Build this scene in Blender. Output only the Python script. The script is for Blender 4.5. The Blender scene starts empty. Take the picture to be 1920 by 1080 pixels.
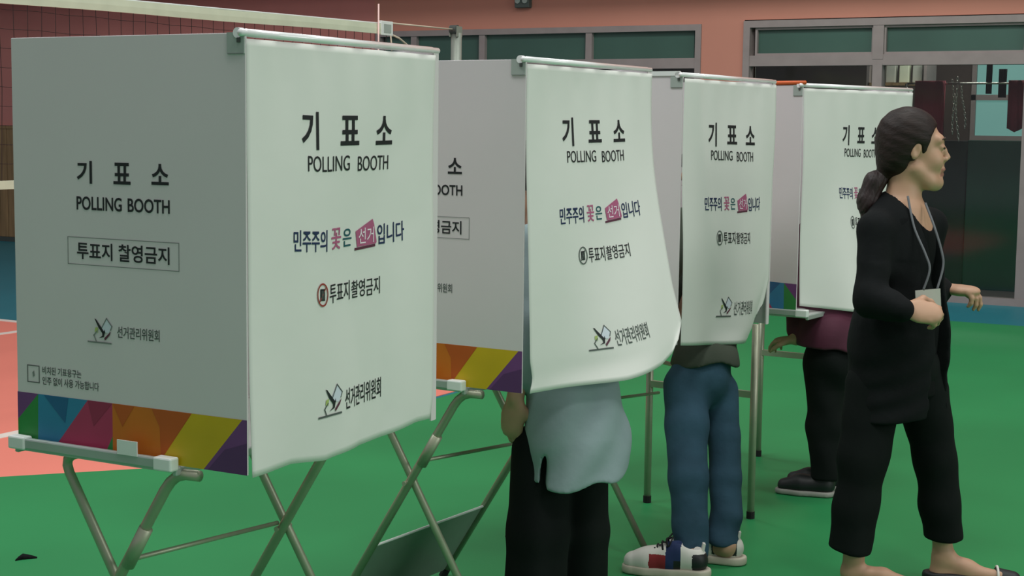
import bpy, bmesh, math, random
import numpy as np
from mathutils import Vector, Matrix
random.seed(7); np.random.seed(7)
SC = bpy.context.scene
COL = SC.collection
PI = math.pi

# ------------------------------------------------------------------ camera
F_PX, PITCH, ROLL, CAM_H, HEAD = 2908.6, 0.1025, 0.0128, 1.5235, 0.507
RI0 = np.array([math.cos(HEAD), math.sin(HEAD), 0.0])        # level, to the right of the view
FW0 = np.array([-math.sin(HEAD), math.cos(HEAD), 0.0])       # level, along the view
ZZ = np.array([0.0, 0.0, 1.0])
FW = FW0*math.cos(PITCH) - ZZ*math.sin(PITCH)
UP = FW0*math.sin(PITCH) + ZZ*math.cos(PITCH)
CR = RI0*math.cos(ROLL) + UP*math.sin(ROLL)
CU = UP*math.cos(ROLL) - RI0*math.sin(ROLL)
CAM = np.array([0.0, 0.0, CAM_H])
cd = bpy.data.cameras.new('camera'); cam = bpy.data.objects.new('camera', cd); COL.objects.link(cam)
cd.sensor_width = 36.0; cd.lens = F_PX/1920*36.0; cd.clip_end = 200
M = Matrix(((CR[0], CU[0], -FW[0], 0), (CR[1], CU[1], -FW[1], 0), (CR[2], CU[2], -FW[2], CAM_H), (0, 0, 0, 1)))
cam.matrix_world = M
SC.camera = cam

# ------------------------------------------------------------------ world, lamps, exposure
SC.view_settings.view_transform = 'Standard'; SC.view_settings.look = 'None'
SC.view_settings.gamma = 1.0; SC.view_settings.use_curve_mapping = False
SC.view_settings.exposure = 0.0
w = bpy.data.worlds.new('hall_ambience'); SC.world = w; w.use_nodes = True
w.node_tree.nodes['Background'].inputs[0].default_value = (0.96, 0.96, 1.03, 1)
w.node_tree.nodes['Background'].inputs[1].default_value = 0.265

def lamp(name, loc, target, size, power, color=(0.97, 1.0, 0.95)):
    l = bpy.data.lights.new(name, 'AREA'); l.shape = 'RECTANGLE'; l.size, l.size_y = size
    l.energy = power; l.color = color
    o = bpy.data.objects.new(name, l); COL.objects.link(o); o.location = loc
    o.rotation_euler = (Vector(target) - Vector(loc)).to_track_quat('-Z', 'Y').to_euler()
    return o
# assumed rows of unseen ceiling lamps in the sports hall, all above the frame
for i, (x, y) in enumerate([(-1.5, 2.0), (2.8, 1.0), (-1.5, 7.0), (2.8, 6.5), (-6.5, 3.0), (-6.5, 8.0)]):
    lamp('assumed_or_fill_lamp', (x, y, 7.5), (x, y, 0), (1.6, 1.6), 125 if x > -5 else 85)
lamp('assumed_or_fill_lamp', (-4.6, 2.75, 6.0), (-4.2, 6.5, 0.8), (1.4, 1.4), 70, (0.88, 0.95, 1.0))  # added cool fill, brightens side panels of the farther booths; no hall fitting
lamp('wall_fill', (-4.0, 10.4, 5.4), (-4.5, 14.2, 1.7), (1.4, 0.8), 75)  # added wash light to brighten the pink wall around the pillar
lamp('storeroom_fill', (-3.5, 15.6, 3.1), (-3.3, 16.2, 0), (1.2, 0.4), 30, (1.0, 0.95, 0.9))  # added fill to brighten the things behind the glass
# assumed unseen light from the right, makes curtains brighter than side panels; no windows built
lamp('assumed_side_light', (9.5, 4.0, 4.2), (-2.0, 4.5, 0.9), (7.0, 3.0), 270, (0.96, 1.0, 0.955))

# ------------------------------------------------------------------ helpers: pixels at a real depth -> points
def ray(px, py): return FW + CR*(px-960)/F_PX - CU*(py-540)/F_PX
def on_floor(px, py, z=0.0):
    d = ray(px, py); return CAM + d*(z-CAM_H)/d[2]
def on_y(px, py, y):
    d = ray(px, py); return CAM + d*y/d[1]
def on_x(px, py, x):
    d = ray(px, py); return CAM + d*x/d[0]

# ------------------------------------------------------------------ helpers: materials
def mat(name, col, rough=0.6, metal=0.0, var=0.06, scale=8.0, bump=0.0, bscale=60.0, spec=0.5, stretch=None, coat=0.0, sheen=0.0):
    m = bpy.data.materials.new(name); m.use_nodes = True
    nt = m.node_tree; b = nt.nodes['Principled BSDF']
    tc = nt.nodes.new('ShaderNodeTexCoord'); mp = nt.nodes.new('ShaderNodeMapping')
    nt.links.new(tc.outputs['Object'], mp.inputs[0])
    if stretch: mp.inputs['Scale'].default_value = stretch
    n = nt.nodes.new('ShaderNodeTexNoise'); n.inputs['Scale'].default_value = scale; n.inputs['Detail'].default_value = 4
    nt.links.new(mp.outputs[0], n.inputs['Vector'])
    r = nt.nodes.new('ShaderNodeValToRGB')
    r.color_ramp.elements[0].position = 0.3; r.color_ramp.elements[1].position = 0.7
    r.color_ramp.elements[0].color = [c*(1-var) for c in col] + [1]
    r.color_ramp.elements[1].color = [min(1, c*(1+var)) for c in col] + [1]
    nt.links.new(n.outputs['Fac'], r.inputs[0]); nt.links.new(r.outputs[0], b.inputs['Base Color'])
    b.inputs['Roughness'].default_value = rough; b.inputs['Metallic'].default_value = metal
    b.inputs['Specular IOR Level'].default_value = spec
    if coat: b.inputs['Coat Weight'].default_value = coat
    if sheen: b.inputs['Sheen Weight'].default_value = sheen
    if bump:
        n2 = nt.nodes.new('ShaderNodeTexNoise'); n2.inputs['Scale'].default_value = bscale; n2.inputs['Detail'].default_value = 3
        nt.links.new(mp.outputs[0], n2.inputs['Vector'])
        bp = nt.nodes.new('ShaderNodeBump'); bp.inputs['Strength'].default_value = bump; bp.inputs['Distance'].default_value = 0.01
        nt.links.new(n2.outputs['Fac'], bp.inputs['Height']); nt.links.new(bp.outputs[0], b.inputs['Normal'])
    return m
def srgb(r, g, b):
    f = lambda c: (c/255/12.92) if c <= 10 else ((c/255+0.055)/1.055)**2.4
    return (f(r), f(g), f(b))

MT = {
 'panel': mat('white_corrugated_plastic', srgb(221, 214, 215), 0.45, var=0.02, scale=3),
 'curtain': mat('white_nonwoven_cloth', srgb(224, 225, 219), 0.85, var=0.015, scale=3, bump=0.12, bscale=7, spec=0.2),
 'rod': mat('white_rod_plastic', srgb(250, 250, 248), 0.22, spec=0.9, coat=1.0),
 'bracket': mat('grey_translucent_plastic', srgb(165, 175, 168), 0.35),
 'dark': mat('dark_clip', srgb(70, 76, 72), 0.5),
 'ink': mat('black_print_ink', srgb(22, 26, 30), 0.6),
 'ink_grey': mat('grey_print_ink', srgb(84, 92, 88), 0.7),
 'ink_line': mat('thin_grey_line_ink', srgb(128, 134, 130), 0.7),
 'ink_navy': mat('navy_print_ink', srgb(24, 44, 84), 0.6),
 'ink_teal': mat('teal_print_ink', srgb(22, 84, 92), 0.6),
 'ink_pink': mat('magenta_print_ink', srgb(176, 92, 128), 0.6),
 'ink_plum': mat('plum_print_ink', srgb(92, 40, 62), 0.6),
 'ink_white': mat('white_print_ink', srgb(238, 226, 234), 0.6),
 'ink_red': mat('brick_red_print_ink', srgb(150, 52, 44), 0.6),
 'ink_lilac': mat('pale_lilac_ink', srgb(214, 220, 232), 0.6),
 'ink_lime': mat('lime_print_ink', srgb(172, 190, 110), 0.6),
 'b_purple': mat('purple_print', srgb(112, 62, 122), 0.5), 'b_purple2': mat('deep_purple_print', srgb(88, 48, 100), 0.5),
 'b_green': mat('green_print', srgb(40, 136, 62), 0.5), 'b_blue': mat('sky_blue_print', srgb(44, 130, 168), 0.5),
 'b_blue2': mat('deep_blue_print', srgb(26, 96, 140), 0.5), 'b_mag': mat('crimson_print', srgb(176, 52, 92), 0.5),
 'b_mag2': mat('dark_crimson_print', srgb(150, 40, 76), 0.5), 'b_or': mat('orange_print', srgb(206, 112, 20), 0.5),
 'b_or2': mat('burnt_orange_print', srgb(188, 86, 20), 0.5), 'b_ye': mat('mustard_yellow_print', srgb(204, 172, 18), 0.5),
 'steel': mat('brushed_steel_tube', srgb(172, 174, 152), 0.42, 0.45, var=0.06, scale=20),
 'alu': mat('grey_table_edge', srgb(176, 186, 180), 0.4, 0.35),
 'cap': mat('white_corner_cap', srgb(232, 236, 232), 0.35),
 'tabletop': mat('pale_grey_table_laminate', srgb(196, 200, 194), 0.4),
 'shelf': mat('grey_green_lower_sheet', srgb(132, 150, 138), 0.5),
 'rubber': mat('black_rubber', srgb(22, 22, 22), 0.8),
 'green': mat('green_court_mat', srgb(40, 139, 80), 0.5, var=0.06, scale=0.9, bump=0.02, bscale=3, spec=0.35),
 'blue': mat('blue_teal_court_paint', srgb(20, 122, 136), 0.45, var=0.07, scale=0.8),
 'red': mat('salmon_red_court_paint', srgb(248, 140, 122), 0.5, var=0.03, scale=1),
 'line': mat('white_court_line', srgb(238, 224, 214), 0.5),
 'pink': mat('salmon_pink_wall_paint', srgb(196, 132, 114), 0.75, var=0.03, scale=1.5),
 'brick': mat('dark_maroon_brick_paint', srgb(196, 126, 118), 0.8, var=0.05, scale=2),
 'wood': mat('brown_wood_boards', srgb(146, 116, 80), 0.6, var=0.25, scale=3, stretch=(9, 9, 0.7)),
 'frame': mat('mauve_grey_window_frame', srgb(146, 134, 132), 0.5),
 'frost': mat('dark_teal_frosted_glass', srgb(62, 92, 82), 0.35, var=0.12, scale=1.2),
 'tape': mat('cream_net_tape', srgb(216, 220, 196), 0.7, var=0.06, scale=6),
 'netcord': mat('dark_net_cord', srgb(44, 28, 28), 0.9),
 'antenna': mat('pink_white_antenna', srgb(236, 196, 190), 0.5),
 'post': mat('grey_green_net_post', srgb(150, 156, 146), 0.45, 0.3),
 'rope': mat('cream_rope', srgb(206, 190, 170), 0.8),
 'black_cloth': mat('black_cardigan_cloth', srgb(22, 24, 25), 0.9, var=0.15, scale=12, bump=0.15, bscale=40, spec=0.15),
 'black_knit': mat('black_knit_top', srgb(15, 17, 18), 0.9, spec=0.15),
 'black_trouser': mat('black_trouser_cloth', srgb(19, 23, 22), 0.9, var=0.12, bump=0.1, bscale=25, spec=0.15),
 'skin': mat('light_skin', srgb(192, 150, 122), 0.5, var=0.03, scale=20),
 'lip': mat('rose_lip', srgb(160, 108, 94), 0.45),
 'hair': mat('dark_brown_hair', srgb(36, 24, 20), 0.55, spec=0.3, var=0.3, scale=60, stretch=(.25, 1, 1), bump=0.25, bscale=90),
 'hair_tail': mat('reddish_brown_hair', srgb(38, 21, 20), 0.55, var=0.35, scale=40, stretch=(1, 1, 0.15), bump=0.5, bscale=90),
 'hair_black': mat('black_hair', srgb(26, 22, 21), 0.45, var=0.3, scale=40, bump=0.4, bscale=80),
 'eye': mat('dark_brown_eye', srgb(38, 24, 22), 0.25), 'brow': mat('brown_eyebrow', srgb(72, 52, 44), 0.8),
 'lanyard': mat('grey_lanyard_ribbon', srgb(104, 106, 110), 0.6), 'card': mat('pale_card', srgb(186, 186, 176), 0.5),
 'denim': mat('blue_denim', srgb(54, 82, 100), 0.85, var=0.22, scale=7, bump=0.2, bscale=30, spec=0.2),
 'olive': mat('dark_olive_cloth', srgb(62, 70, 58), 0.9, bump=0.1, bscale=25),
 'greyblue': mat('grey_blue_cotton', srgb(140, 158, 160), 0.9, var=0.05, scale=9, bump=0.2, bscale=22, spec=0.2),
 'maroon': mat('magenta_maroon_jacket', srgb(74, 17, 44), 0.75, var=0.12, scale=6, bump=0.15, bscale=20),
 'shoe_white': mat('off_white_leather', srgb(222, 218, 210), 0.5), 'shoe_red': mat('dark_red_suede', srgb(142, 38, 42), 0.8),
 'shoe_navy': mat('navy_suede', srgb(30, 48, 92), 0.8), 'shoe_black': mat('black_leather', srgb(24, 26, 28), 0.5),
 'sole': mat('cream_sole', srgb(198, 190, 172), 0.6), 'lace': mat('black_lace', srgb(16, 16, 18), 0.8),
 'sole_grey': mat('grey_sole', srgb(150, 150, 142), 0.6),
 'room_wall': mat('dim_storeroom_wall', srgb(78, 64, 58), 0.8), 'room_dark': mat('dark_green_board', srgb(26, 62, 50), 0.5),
 'black_board': mat('black_board', srgb(22, 24, 24), 0.5),
 'wine': mat('wine_red_cloth', srgb(138, 44, 60), 0.85), 'orange': mat('orange_stick', srgb(214, 96, 44), 0.5),
 'chrome': mat('polished_metal', srgb(200, 196, 188), 0.25, 0.9),
}
def glass_mat():
    m = bpy.data.materials.new('window_glass'); m.use_nodes = True; nt = m.node_tree; nt.nodes.clear()
    o = nt.nodes.new('ShaderNodeOutputMaterial'); mx = nt.nodes.new('ShaderNodeMixShader')
    t = nt.nodes.new('ShaderNodeBsdfTransparent'); t.inputs[0].default_value = (0.86, 0.92, 0.9, 1)
    g = nt.nodes.new('ShaderNodeBsdfGlossy'); g.inputs['Roughness'].default_value = 0.08
    fr = nt.nodes.new('ShaderNodeFresnel'); fr.inputs[0].default_value = 1.45
    nt.links.new(fr.outputs[0], mx.inputs[0]); nt.links.new(t.outputs[0], mx.inputs[1]); nt.links.new(g.outputs[0], mx.inputs[2])
    nt.links.new(mx.outputs[0], o.inputs[0]); return m
MT['glass'] = glass_mat()
def lit_mat(name, col, s):
    m = bpy.data.materials.new(name); m.use_nodes = True; b = m.node_tree.nodes['Principled BSDF']
    n = m.node_tree.nodes.new('ShaderNodeTexNoise'); n.inputs['Scale'].default_value = 1.3
    r = m.node_tree.nodes.new('ShaderNodeValToRGB')
    r.color_ramp.elements[0].color = [c*0.85 for c in col]+[1]; r.color_ramp.elements[1].color = list(col)+[1]
    m.node_tree.links.new(n.outputs['Fac'], r.inputs[0]); m.node_tree.links.new(r.outputs[0], b.inputs['Emission Color'])
    b.inputs['Base Color'].default_value = (0.1, 0.15, 0.15, 1); b.inputs['Emission Strength'].default_value = s
    return m
MT['day'] = lit_mat('daylit_window_pane', srgb(150, 214, 205), 0.42)

# ------------------------------------------------------------------ helpers: meshes
class MB:
    def __init__(s): s.v = []; s.f = []; s.m = []; s.mats = []
    def mi(s, m):
        if m not in s.mats: s.mats.append(m)
        return s.mats.index(m)
    def add(s, v, f, m):
        k = len(s.v); i = s.mi(m)
        s.v += [tuple(map(float, p)) for p in v]; s.f += [tuple(j+k for j in q) for q in f]; s.m += [i]*len(f); return s
    def box(s, a, b, m, bev=0.0):
        x0, y0, z0 = (min(p, q) for p, q in zip(a, b)); x1, y1, z1 = (max(p, q) for p, q in zip(a, b))
        if bev <= 0:
            v = [(x0,y0,z0),(x1,y0,z0),(x1,y1,z0),(x0,y1,z0),(x0,y0,z1),(x1,y0,z1),(x1,y1,z1),(x0,y1,z1)]
            return s.add(v, [(0,3,2,1),(4,5,6,7),(0,1,5,4),(1,2,6,5),(2,3,7,6),(3,0,4,7)], m)
        bm = bmesh.new(); bmesh.ops.create_cube(bm, size=1)
        for q in bm.verts: q.co = Vector(((x0+x1)/2+q.co.x*(x1-x0), (y0+y1)/2+q.co.y*(y1-y0), (z0+z1)/2+q.co.z*(z1-z0)))
        bmesh.ops.bevel(bm, geom=list(bm.edges), offset=bev, segments=2, affect='EDGES', profile=0.5)
        bm.verts.index_update()
        s.add([q.co[:] for q in bm.verts], [[q.index for q in f.verts] for f in bm.faces], m); bm.free(); return s
    def tube(s, pts, r, m, n=10, closed=False, cap=True):
        P = [np.asarray(p, float) for p in pts]; R = r if hasattr(r, '__len__') else [r]*len(P)
        v = []; ref = None
        for i, p in enumerate(P):
            t = (P[min(i+1, len(P)-1)] - P[max(i-1, 0)]); t = t/(np.linalg.norm(t)+1e-12)
            if ref is None: ref = np.array([0, 0, 1.0]) if abs(t[2]) < 0.9 else np.array([1.0, 0, 0])
            a = np.cross(t, ref); a /= np.linalg.norm(a)+1e-12; b = np.cross(a, t); ref = b
            for k in range(n):
                w_ = 2*PI*k/n; v.append(p + (a*math.cos(w_) + b*math.sin(w_))*R[i])
        f = [(i*n+k, i*n+(k+1) % n, (i+1)*n+(k+1) % n, (i+1)*n+k) for i in range(len(P)-1) for k in range(n)]
        if cap: f += [tuple(range(n))[::-1], tuple((len(P)-1)*n+k for k in range(n))]
        return s.add(v, f, m)
    def bar(s, a, b, wdt, hgt, m):
        a, b = np.asarray(a, float), np.asarray(b, float); t = (b-a)/np.linalg.norm(b-a)
        ref = np.array([0, 0, 1.0]) if abs(t[2]) < 0.95 else np.array([1.0, 0, 0])
        x = np.cross(t, ref); x /= np.linalg.norm(x); y = np.cross(x, t); v = []
        for p in (a, b):
            for i, j in ((-1,-1),(1,-1),(1,1),(-1,1)): v.append(p + x*i*wdt/2 + y*j*hgt/2)
        return s.add(v, [(3,2,1,0),(4,5,6,7),(0,1,5,4),(1,2,6,5),(2,3,7,6),(3,0,4,7)], m)
    def prism(s, poly, y0, y1, m, axes='xz'):
        n = len(poly)
        A = lambda p, d: (p[0], d, p[1]) if axes == 'xz' else ((d, p[0], p[1]) if axes == 'yz' else (p[0], p[1], d))
        v = [A(p, y0) for p in poly] + [A(p, y1) for p in poly]
        f = [tuple(range(n)), tuple(range(2*n-1, n-1, -1))] + [(i, i+n, (i+1) % n+n, (i+1) % n) for i in range(n)]
        return s.add(v, f, m)
    def build(s, name, parent=None, smooth=False, fix=True):
        me = bpy.data.meshes.new(name); me.from_pydata(s.v, [], s.f)
        for m in s.mats: me.materials.append(MT[m] if isinstance(m, str) else m)
        me.polygons.foreach_set('material_index', s.m)
        if fix:
            bm = bmesh.new(); bm.from_mesh(me); bmesh.ops.recalc_face_normals(bm, faces=bm.faces); bm.to_mesh(me); bm.free()
        if smooth: me.polygons.foreach_set('use_smooth', [True]*len(me.polygons))
        me.update()
        o = bpy.data.objects.new(name, me); COL.objects.link(o)
        if parent: o.parent = parent
        return o
def autosmooth(o, ang=40):
    me = o.data; bm = bmesh.new(); bm.from_mesh(me)
    for f in bm.faces: f.smooth = True
    for e in bm.edges:
        if len(e.link_faces) == 2 and e.calc_face_angle(0) > math.radians(ang): e.smooth = False
    bm.to_mesh(me); bm.free(); return o
def thing(name, label, cat, loc=(0, 0, 0), rz=0.0, group=None):
    o = bpy.data.objects.new(name, None); COL.objects.link(o); o.location = loc; o.rotation_euler = (0, 0, rz)
    o.empty_display_size = 0.1
    o['label'] = label; o['category'] = cat
    if group: o['group'] = group
    return o
def tag(o, label, cat, group=None):
    o['label'] = label; o['category'] = cat
    if group: o['group'] = group
    return o
def structure(o): o['kind'] = 'structure'; return o

# ------------------------------------------------------------------ the setting
YW = 14.233                      # front face of the far wall
fl = structure(MB().box((-34, -4, -0.08), (9, YW+0.3, 0.0), 'blue').build('floor'))
MB().box((-14.0, -3.5, 0.0), (-4.6, 8.45, 0.003), 'red').build('red_court', fl)
gm = MB()
gpoly = [(-12.0, -3.5), (9.0, -3.5), (9.0, 12.72), (-4.55, 12.72), (-4.55, 5.27), (-4.657, 5.143), (-5.09, 4.657)]
gm.prism(gpoly, 0.0, 0.007, 'green', 'xy'); gm.build('green_mat', fl)
MB().box((-14.0, 8.42, 0.0), (-4.6, 8.50, 0.005), 'line').build('court_line', fl)
MB().box((-8.64, -3.0, 0.0), (-8.56, 8.42, 0.005), 'line').build('court_line', fl)
MB().box((-5.81, 3.0, 0.0), (-5.73, 8.42, 0.005), 'line').build('court_line', fl)

WX = -9.66                       # where the maroon section meets the pink paint
W1 = (-9.60, -5.82, 2.15, 2.56)  # left window band: x0, x1, and its strip above the rail
w1x0, w1x1, w1z1 = -9.64, -5.83, 2.555
d1x0, d1z1, d1x1 = -5.39, 2.575, 1.2
wb = MB()
wb.box((WX, YW, w1z1), (9, YW+0.25, 6.0), 'pink')
wb.box((w1x1, YW, 0), (d1x0, YW+0.25, w1z1), 'pink')
wb.box((d1x0, YW, d1z1), (9, YW+0.25, w1z1+0.03), 'pink') if d1z1 < w1z1+0.03 else None
wb.box((d1x1, YW, 0), (9, YW+0.25, w1z1), 'pink')
wb.box((w1x0-0.02, YW, 0), (w1x1, YW+0.25, 0.95), 'pink')
structure(wb.build('wall_back'))
lb = MB()
lb.box((-34, YW, 1.47), (WX, YW+0.25, 6.0), 'brick')
lb.box((-34, YW, 0.0), (WX, YW+0.25, 1.47), 'brick')
structure(lb.build('wall_left'))
structure(MB().box((-34, YW-0.6, 3.12), (9, YW, 3.35), 'pink').build('added_shade_ledge'))  # unseen ledge, added to block light from the top of the wall
structure(MB().box((-34.2, -4, 0), (-34, YW+0.25, 6.0), 'brick').build('wall_side'))
tb = MB(); x = -33.9
while x < WX-0.12:
    tb.box((x+0.004, YW-0.03, 0.06), (x+0.136, YW+0.002, 1.46), 'wood', 0.004); x += 0.14
tb.box((-34, YW-0.04, 1.44), (WX, YW, 1.475), 'wood'); tb.box((-34, YW-0.035, 0.0), (WX, YW, 0.06), 'dark')
structure(tb.build('trim_1'))

def frame_rect(mb, x0, x1, z0, z1, wd, y0, y1, m='frame'):
    mb.box((x0, y0, z0), (x0+wd, y1, z1), m); mb.box((x1-wd, y0, z0), (x1, y1, z1), m)
    mb.box((x0+wd, y0, z1-wd), (x1-wd, y1, z1), m); mb.box((x0+wd, y0, z0), (x1-wd, y1, z0+wd), m)
# window_1: long band of fixed lights over larger panes, left of the pink pillar
fr = MB(); frame_rect(fr, w1x0, w1x1, 0.95, w1z1, 0.06, YW-0.02, YW+0.10)
fr.box((w1x0+0.06, YW-0.015, 2.13), (w1x1-0.06, YW+0.09, 2.23), 'frame')
mx1 = [-9.15, -8.30, -7.05]
for xx in mx1: fr.box((xx-0.035, YW-0.01, 1.0), (xx+0.035, YW+0.09, w1z1-0.06), 'frame')
win = structure(fr.build('window_1'))
xs = [w1x0+0.06]+mx1+[w1x1-0.06]
for a, b in zip(xs[:-1], xs[1:]):
    MB().box((a+0.03, YW+0.04, 2.23), (b-0.03, YW+0.05, w1z1-0.06), 'frost').build('transom_pane', win)
    MB().box((a+0.03, YW+0.04, 1.01), (b-0.03, YW+0.05, 2.13), 'glass').build('pane', win)
# door_1: glazed door front with a transom row, right of the pillar
fr = MB(); frame_rect(fr, d1x0, d1x1, 0.0, d1z1, 0.065, YW-0.03, YW+0.10)
fr.box((d1x0+0.065, YW-0.02, 2.145), (d1x1-0.065, YW+0.10, 2.245), 'frame')
fr.box((d1x0+0.065, YW-0.02, 0.0), (d1x1-0.065, YW+0.12, 0.06), 'frame')
mull = [-4.08, -2.72, -1.4, -0.1]
for xx in mull:
    fr.box((xx-0.045, YW-0.025, 0.03), (xx+0.045, YW+0.10, 2.16), 'frame')
    fr.box((xx-0.05, YW-0.025, 2.2), (xx+0.05, YW+0.10, d1z1-0.06), 'frame')
dr = structure(fr.build('door_1'))
xs = [d1x0+0.065]+mull+[d1x1-0.065]
for a, b in zip(xs[:-1], xs[1:]):
    MB().box((a+0.045, YW+0.04, 2.245), (b-0.045, YW+0.05, d1z1-0.065), 'frost').build('transom_pane', dr)
    MB().box((a+0.04, YW+0.04, 0.06), (b-0.04, YW+0.05, 2.145), 'glass').build('pane', dr)
    tr = MB(); frame_rect(tr, a+0.045, b-0.045, 2.245, d1z1-0.065, 0.022, YW+0.0, YW+0.04); tr.build('transom_frame', dr)
# store room behind the glass
for nm, a_, b_ in (('wall_storeroom_back', (-9.7, 17.4, 0), (3, 17.5, 3.2)), ('wall_storeroom_left', (-9.8, YW+0.25, 0), (-9.7, 17.5, 3.2)),
                   ('wall_storeroom_right', (3, YW+0.25, 0), (3.1, 17.5, 3.2)), ('ceiling_storeroom', (-9.8, YW+0.25, 3.2), (3.1, 17.5, 3.3)), ('floor_storeroom', (-9.8, YW+0.3, -0.08), (3.1, 17.5, 0.0))):
    structure(MB().box(a_, b_, 'room_wall').build(nm))
# lit window in the store room's far wall
YB = 17.38
a = on_y(1826, 120, YB); b = on_y(1990, 265, YB)
x0, x1, z1, z0 = a[0], b[0], a[2]+0.12, b[2]
fr = MB(); frame_rect(fr, x0, x1, z0, z1, 0.05, YB-0.06, YB)
zc = on_y(1870, 183, YB)[2]; fr.box((x0, YB-0.06, zc-0.03), (x1, YB, zc+0.03), 'frame')
w2 = structure(fr.build('window_2'))
MB().box((x0+0.05, YB-0.03, z0+0.05), (x1-0.05, YB-0.02, z1-0.05), 'day').build('pane', w2)
# dark boards standing behind the glass
def board(px0, px1, py_top, y, m, name, label):
    p = on_y(px0, py_top, y); q = on_y(px1, py_top, y)
    o = MB().box((p[0], y, 0.0), (q[0], y+0.05, (p[2]+q[2])/2), m, 0.006).build(name)
    for x_ in (p[0]+0.05, q[0]-0.1): MB().box((x_, y-0.12, 0), (x_+0.05, y+0.17, 0.04), 'rubber').build('foot', o)
    return tag(o, label, 'board')
board(1815, 2010, 264, 15.55, 'room_dark', 'room_divider', 'dark green standing board behind the glazed door at far right')
board(1560, 1814, 262, 15.60, 'black_board', 'room_divider', 'black standing board behind the glazed door, behind the walking woman')
# clothes rail with hanging things, seen through the glass
YR = 15.0
r0 = on_y(1700, 157, YR); r1 = on_y(1990, 156, YR)
rail = thing('clothes_rail', 'thin metal hanging rail seen through the glazed door', 'rail', (0, 0, 0))
zr = (r0[2]+r1[2])/2
MB().tube([(r0[0], YR, zr), (r1[0], YR, zr)], 0.010, 'chrome').build('rod', rail, True)
for xx in (r0[0], r1[0]):
    MB().tube([(xx, YR, 0.0), (xx, YR, zr)], 0.014, 'chrome').build('upright', rail, True)
    MB().tube([(xx, YR-0.22, 0.012), (xx, YR+0.22, 0.012)], 0.012, 'chrome').build('foot', rail, True)
def hang(px0, px1, py0, py1, m, name, label, cat, point=0.0, dy=0.0, group=None):
    p = on_y(px0, py0, YR+dy); q = on_y(px1, py1, YR+dy); mb = MB(); n = 8
    poly = [(p[0], p[2]), (q[0], p[2]), (q[0], q[2]+point), ((p[0]+q[0])/2, q[2]), (p[0], q[2]+point)]
    # cloth with soft vertical folds, hung over the rail
    K = 14; v = []; f = []
    for side in (0, 1):
        for i in range(K+1):
            t = i/K; xx = p[0]+(q[0]-p[0])*t; fold = 0.012*math.sin(t*PI*3.2)+0.006*math.sin(t*17)
            zb = q[2]+point*abs(2*t-1)
            for z_ in (p[2]+0.012, (p[2]+zb)/2, zb): v.append((xx, YR+dy+fold*(1 if z_ < p[2] else 0.2)+(0.018 if side else -0.018), z_))
    st = (K+1)*3
    for s_ in (0, 1):
        for i in range(K):
            for j in range(2): a_ = s_*st+i*3+j; f.append((a_, a_+3, a_+4, a_+1))
    for i in range(K): f.append((i*3, st+i*3, st+(i+1)*3, (i+1)*3)); f.append((i*3+2, (i+1)*3+2, st+(i+1)*3+2, st+i*3+2))
    f.append((0, 1, st+1, st)); f.append((1, 2, st+2, st+1)); e = K*3; f.append((e, st+e, st+e+1, e+1)); f.append((e+1, st+e+1, st+e+2, e+2))
    o = mb.add(v, f, m).build(name, None, True); tag(o, label, cat, group); return o
hang(1717, 1768, 154, 268, 'wine', 'hanging_cloth', 'wide wine-red cloth hanging on the rail behind the glass', 'cloth')
hang(1892, 1916, 153, 248, 'wine', 'hanging_pennant', 'narrow wine-red pennant with a pointed end hanging at far right', 'pennant', 0.035, -0.02)
hang(1874, 1886, 132, 183, 'black_cloth', 'black_scarf', 'black scarf hanging before the lit storeroom window', 'scarf', 0.0, 0.05)
hang(1851, 1859, 120, 176, 'black_cloth', 'hanging_strap', 'thin dark strap hanging left of the black scarf', 'strap', 0.0, 0.05)
for k, (pxx, p0, p1, lab) in enumerate([(1785, 152, 250, 'bright metal chain hanging nearest the wine-red cloth'), (1793, 148, 262, 'bright metal chain between two others on the rail'), (1805, 160, 240, 'bright metal chain nearest the lit storeroom window')]):
    a = on_y(pxx, p0, YR+0.03); b = on_y(pxx+3, p1, YR+0.03); pts = []
    mb = MB(); n = 16
    for i in range(n):
        t = i/(n-1); c = a*(1-t)+b*t; c[0] += 0.012*math.sin(5*t+k*2)
        L = (a[2]-b[2])/n*0.62; d = 0.009 if i % 2 else 0.0
        ring = [(c[0]+(0.009*math.cos(u) if not d else 0), c[1]+(0.009*math.cos(u) if d else 0), c[2]+L*math.sin(u)) for u in np.linspace(0, 2*PI, 9)]
        mb.tube(ring, 0.0035, 'chrome', 6, cap=False)
    tag(mb.build('hanging_chain', None, True), lab, 'chain', 'chains on the storeroom rail')
# boards stacked high in the left store-room panes
YS = 16.4
a = on_y(1665, 128, YS); b = on_y(1712, 250, YS)
rk = thing('shelf_rack', 'dim storage rack behind the glass above the rearmost booth', 'rack', ((a[0]+b[0])/2, YS, 0))
hw = 0.30
for sx in (-1, 1): MB().box((sx*hw-0.015, -0.2, 0), (sx*hw+0.015, 0.2, 2.3), 'frame').build('upright', rk)
for z_ in (0.35, 0.95, 1.5, 2.02): MB().box((-hw, -0.2, z_), (hw, 0.2, z_+0.03), 'wood').build('shelf', rk)
for i in range(4):
    xx = -0.22+i*0.14
    o = MB().box((-0.05, -0.05, 0), (0.05, 0.05, 0.20+0.02*(i % 2)), 'card' if i % 2 else 'tape', 0.006).build('carton')
    o.location = ((a[0]+b[0])/2+xx, YS-0.08, 2.051)
    tag(o, ['pale carton at the left end of the storage rack top', 'pale carton second from left on the rack top', 'pale carton second from right on the rack top', 'pale carton at the right end of the storage rack top'][i], 'carton', 'cartons on the storage rack')
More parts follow.
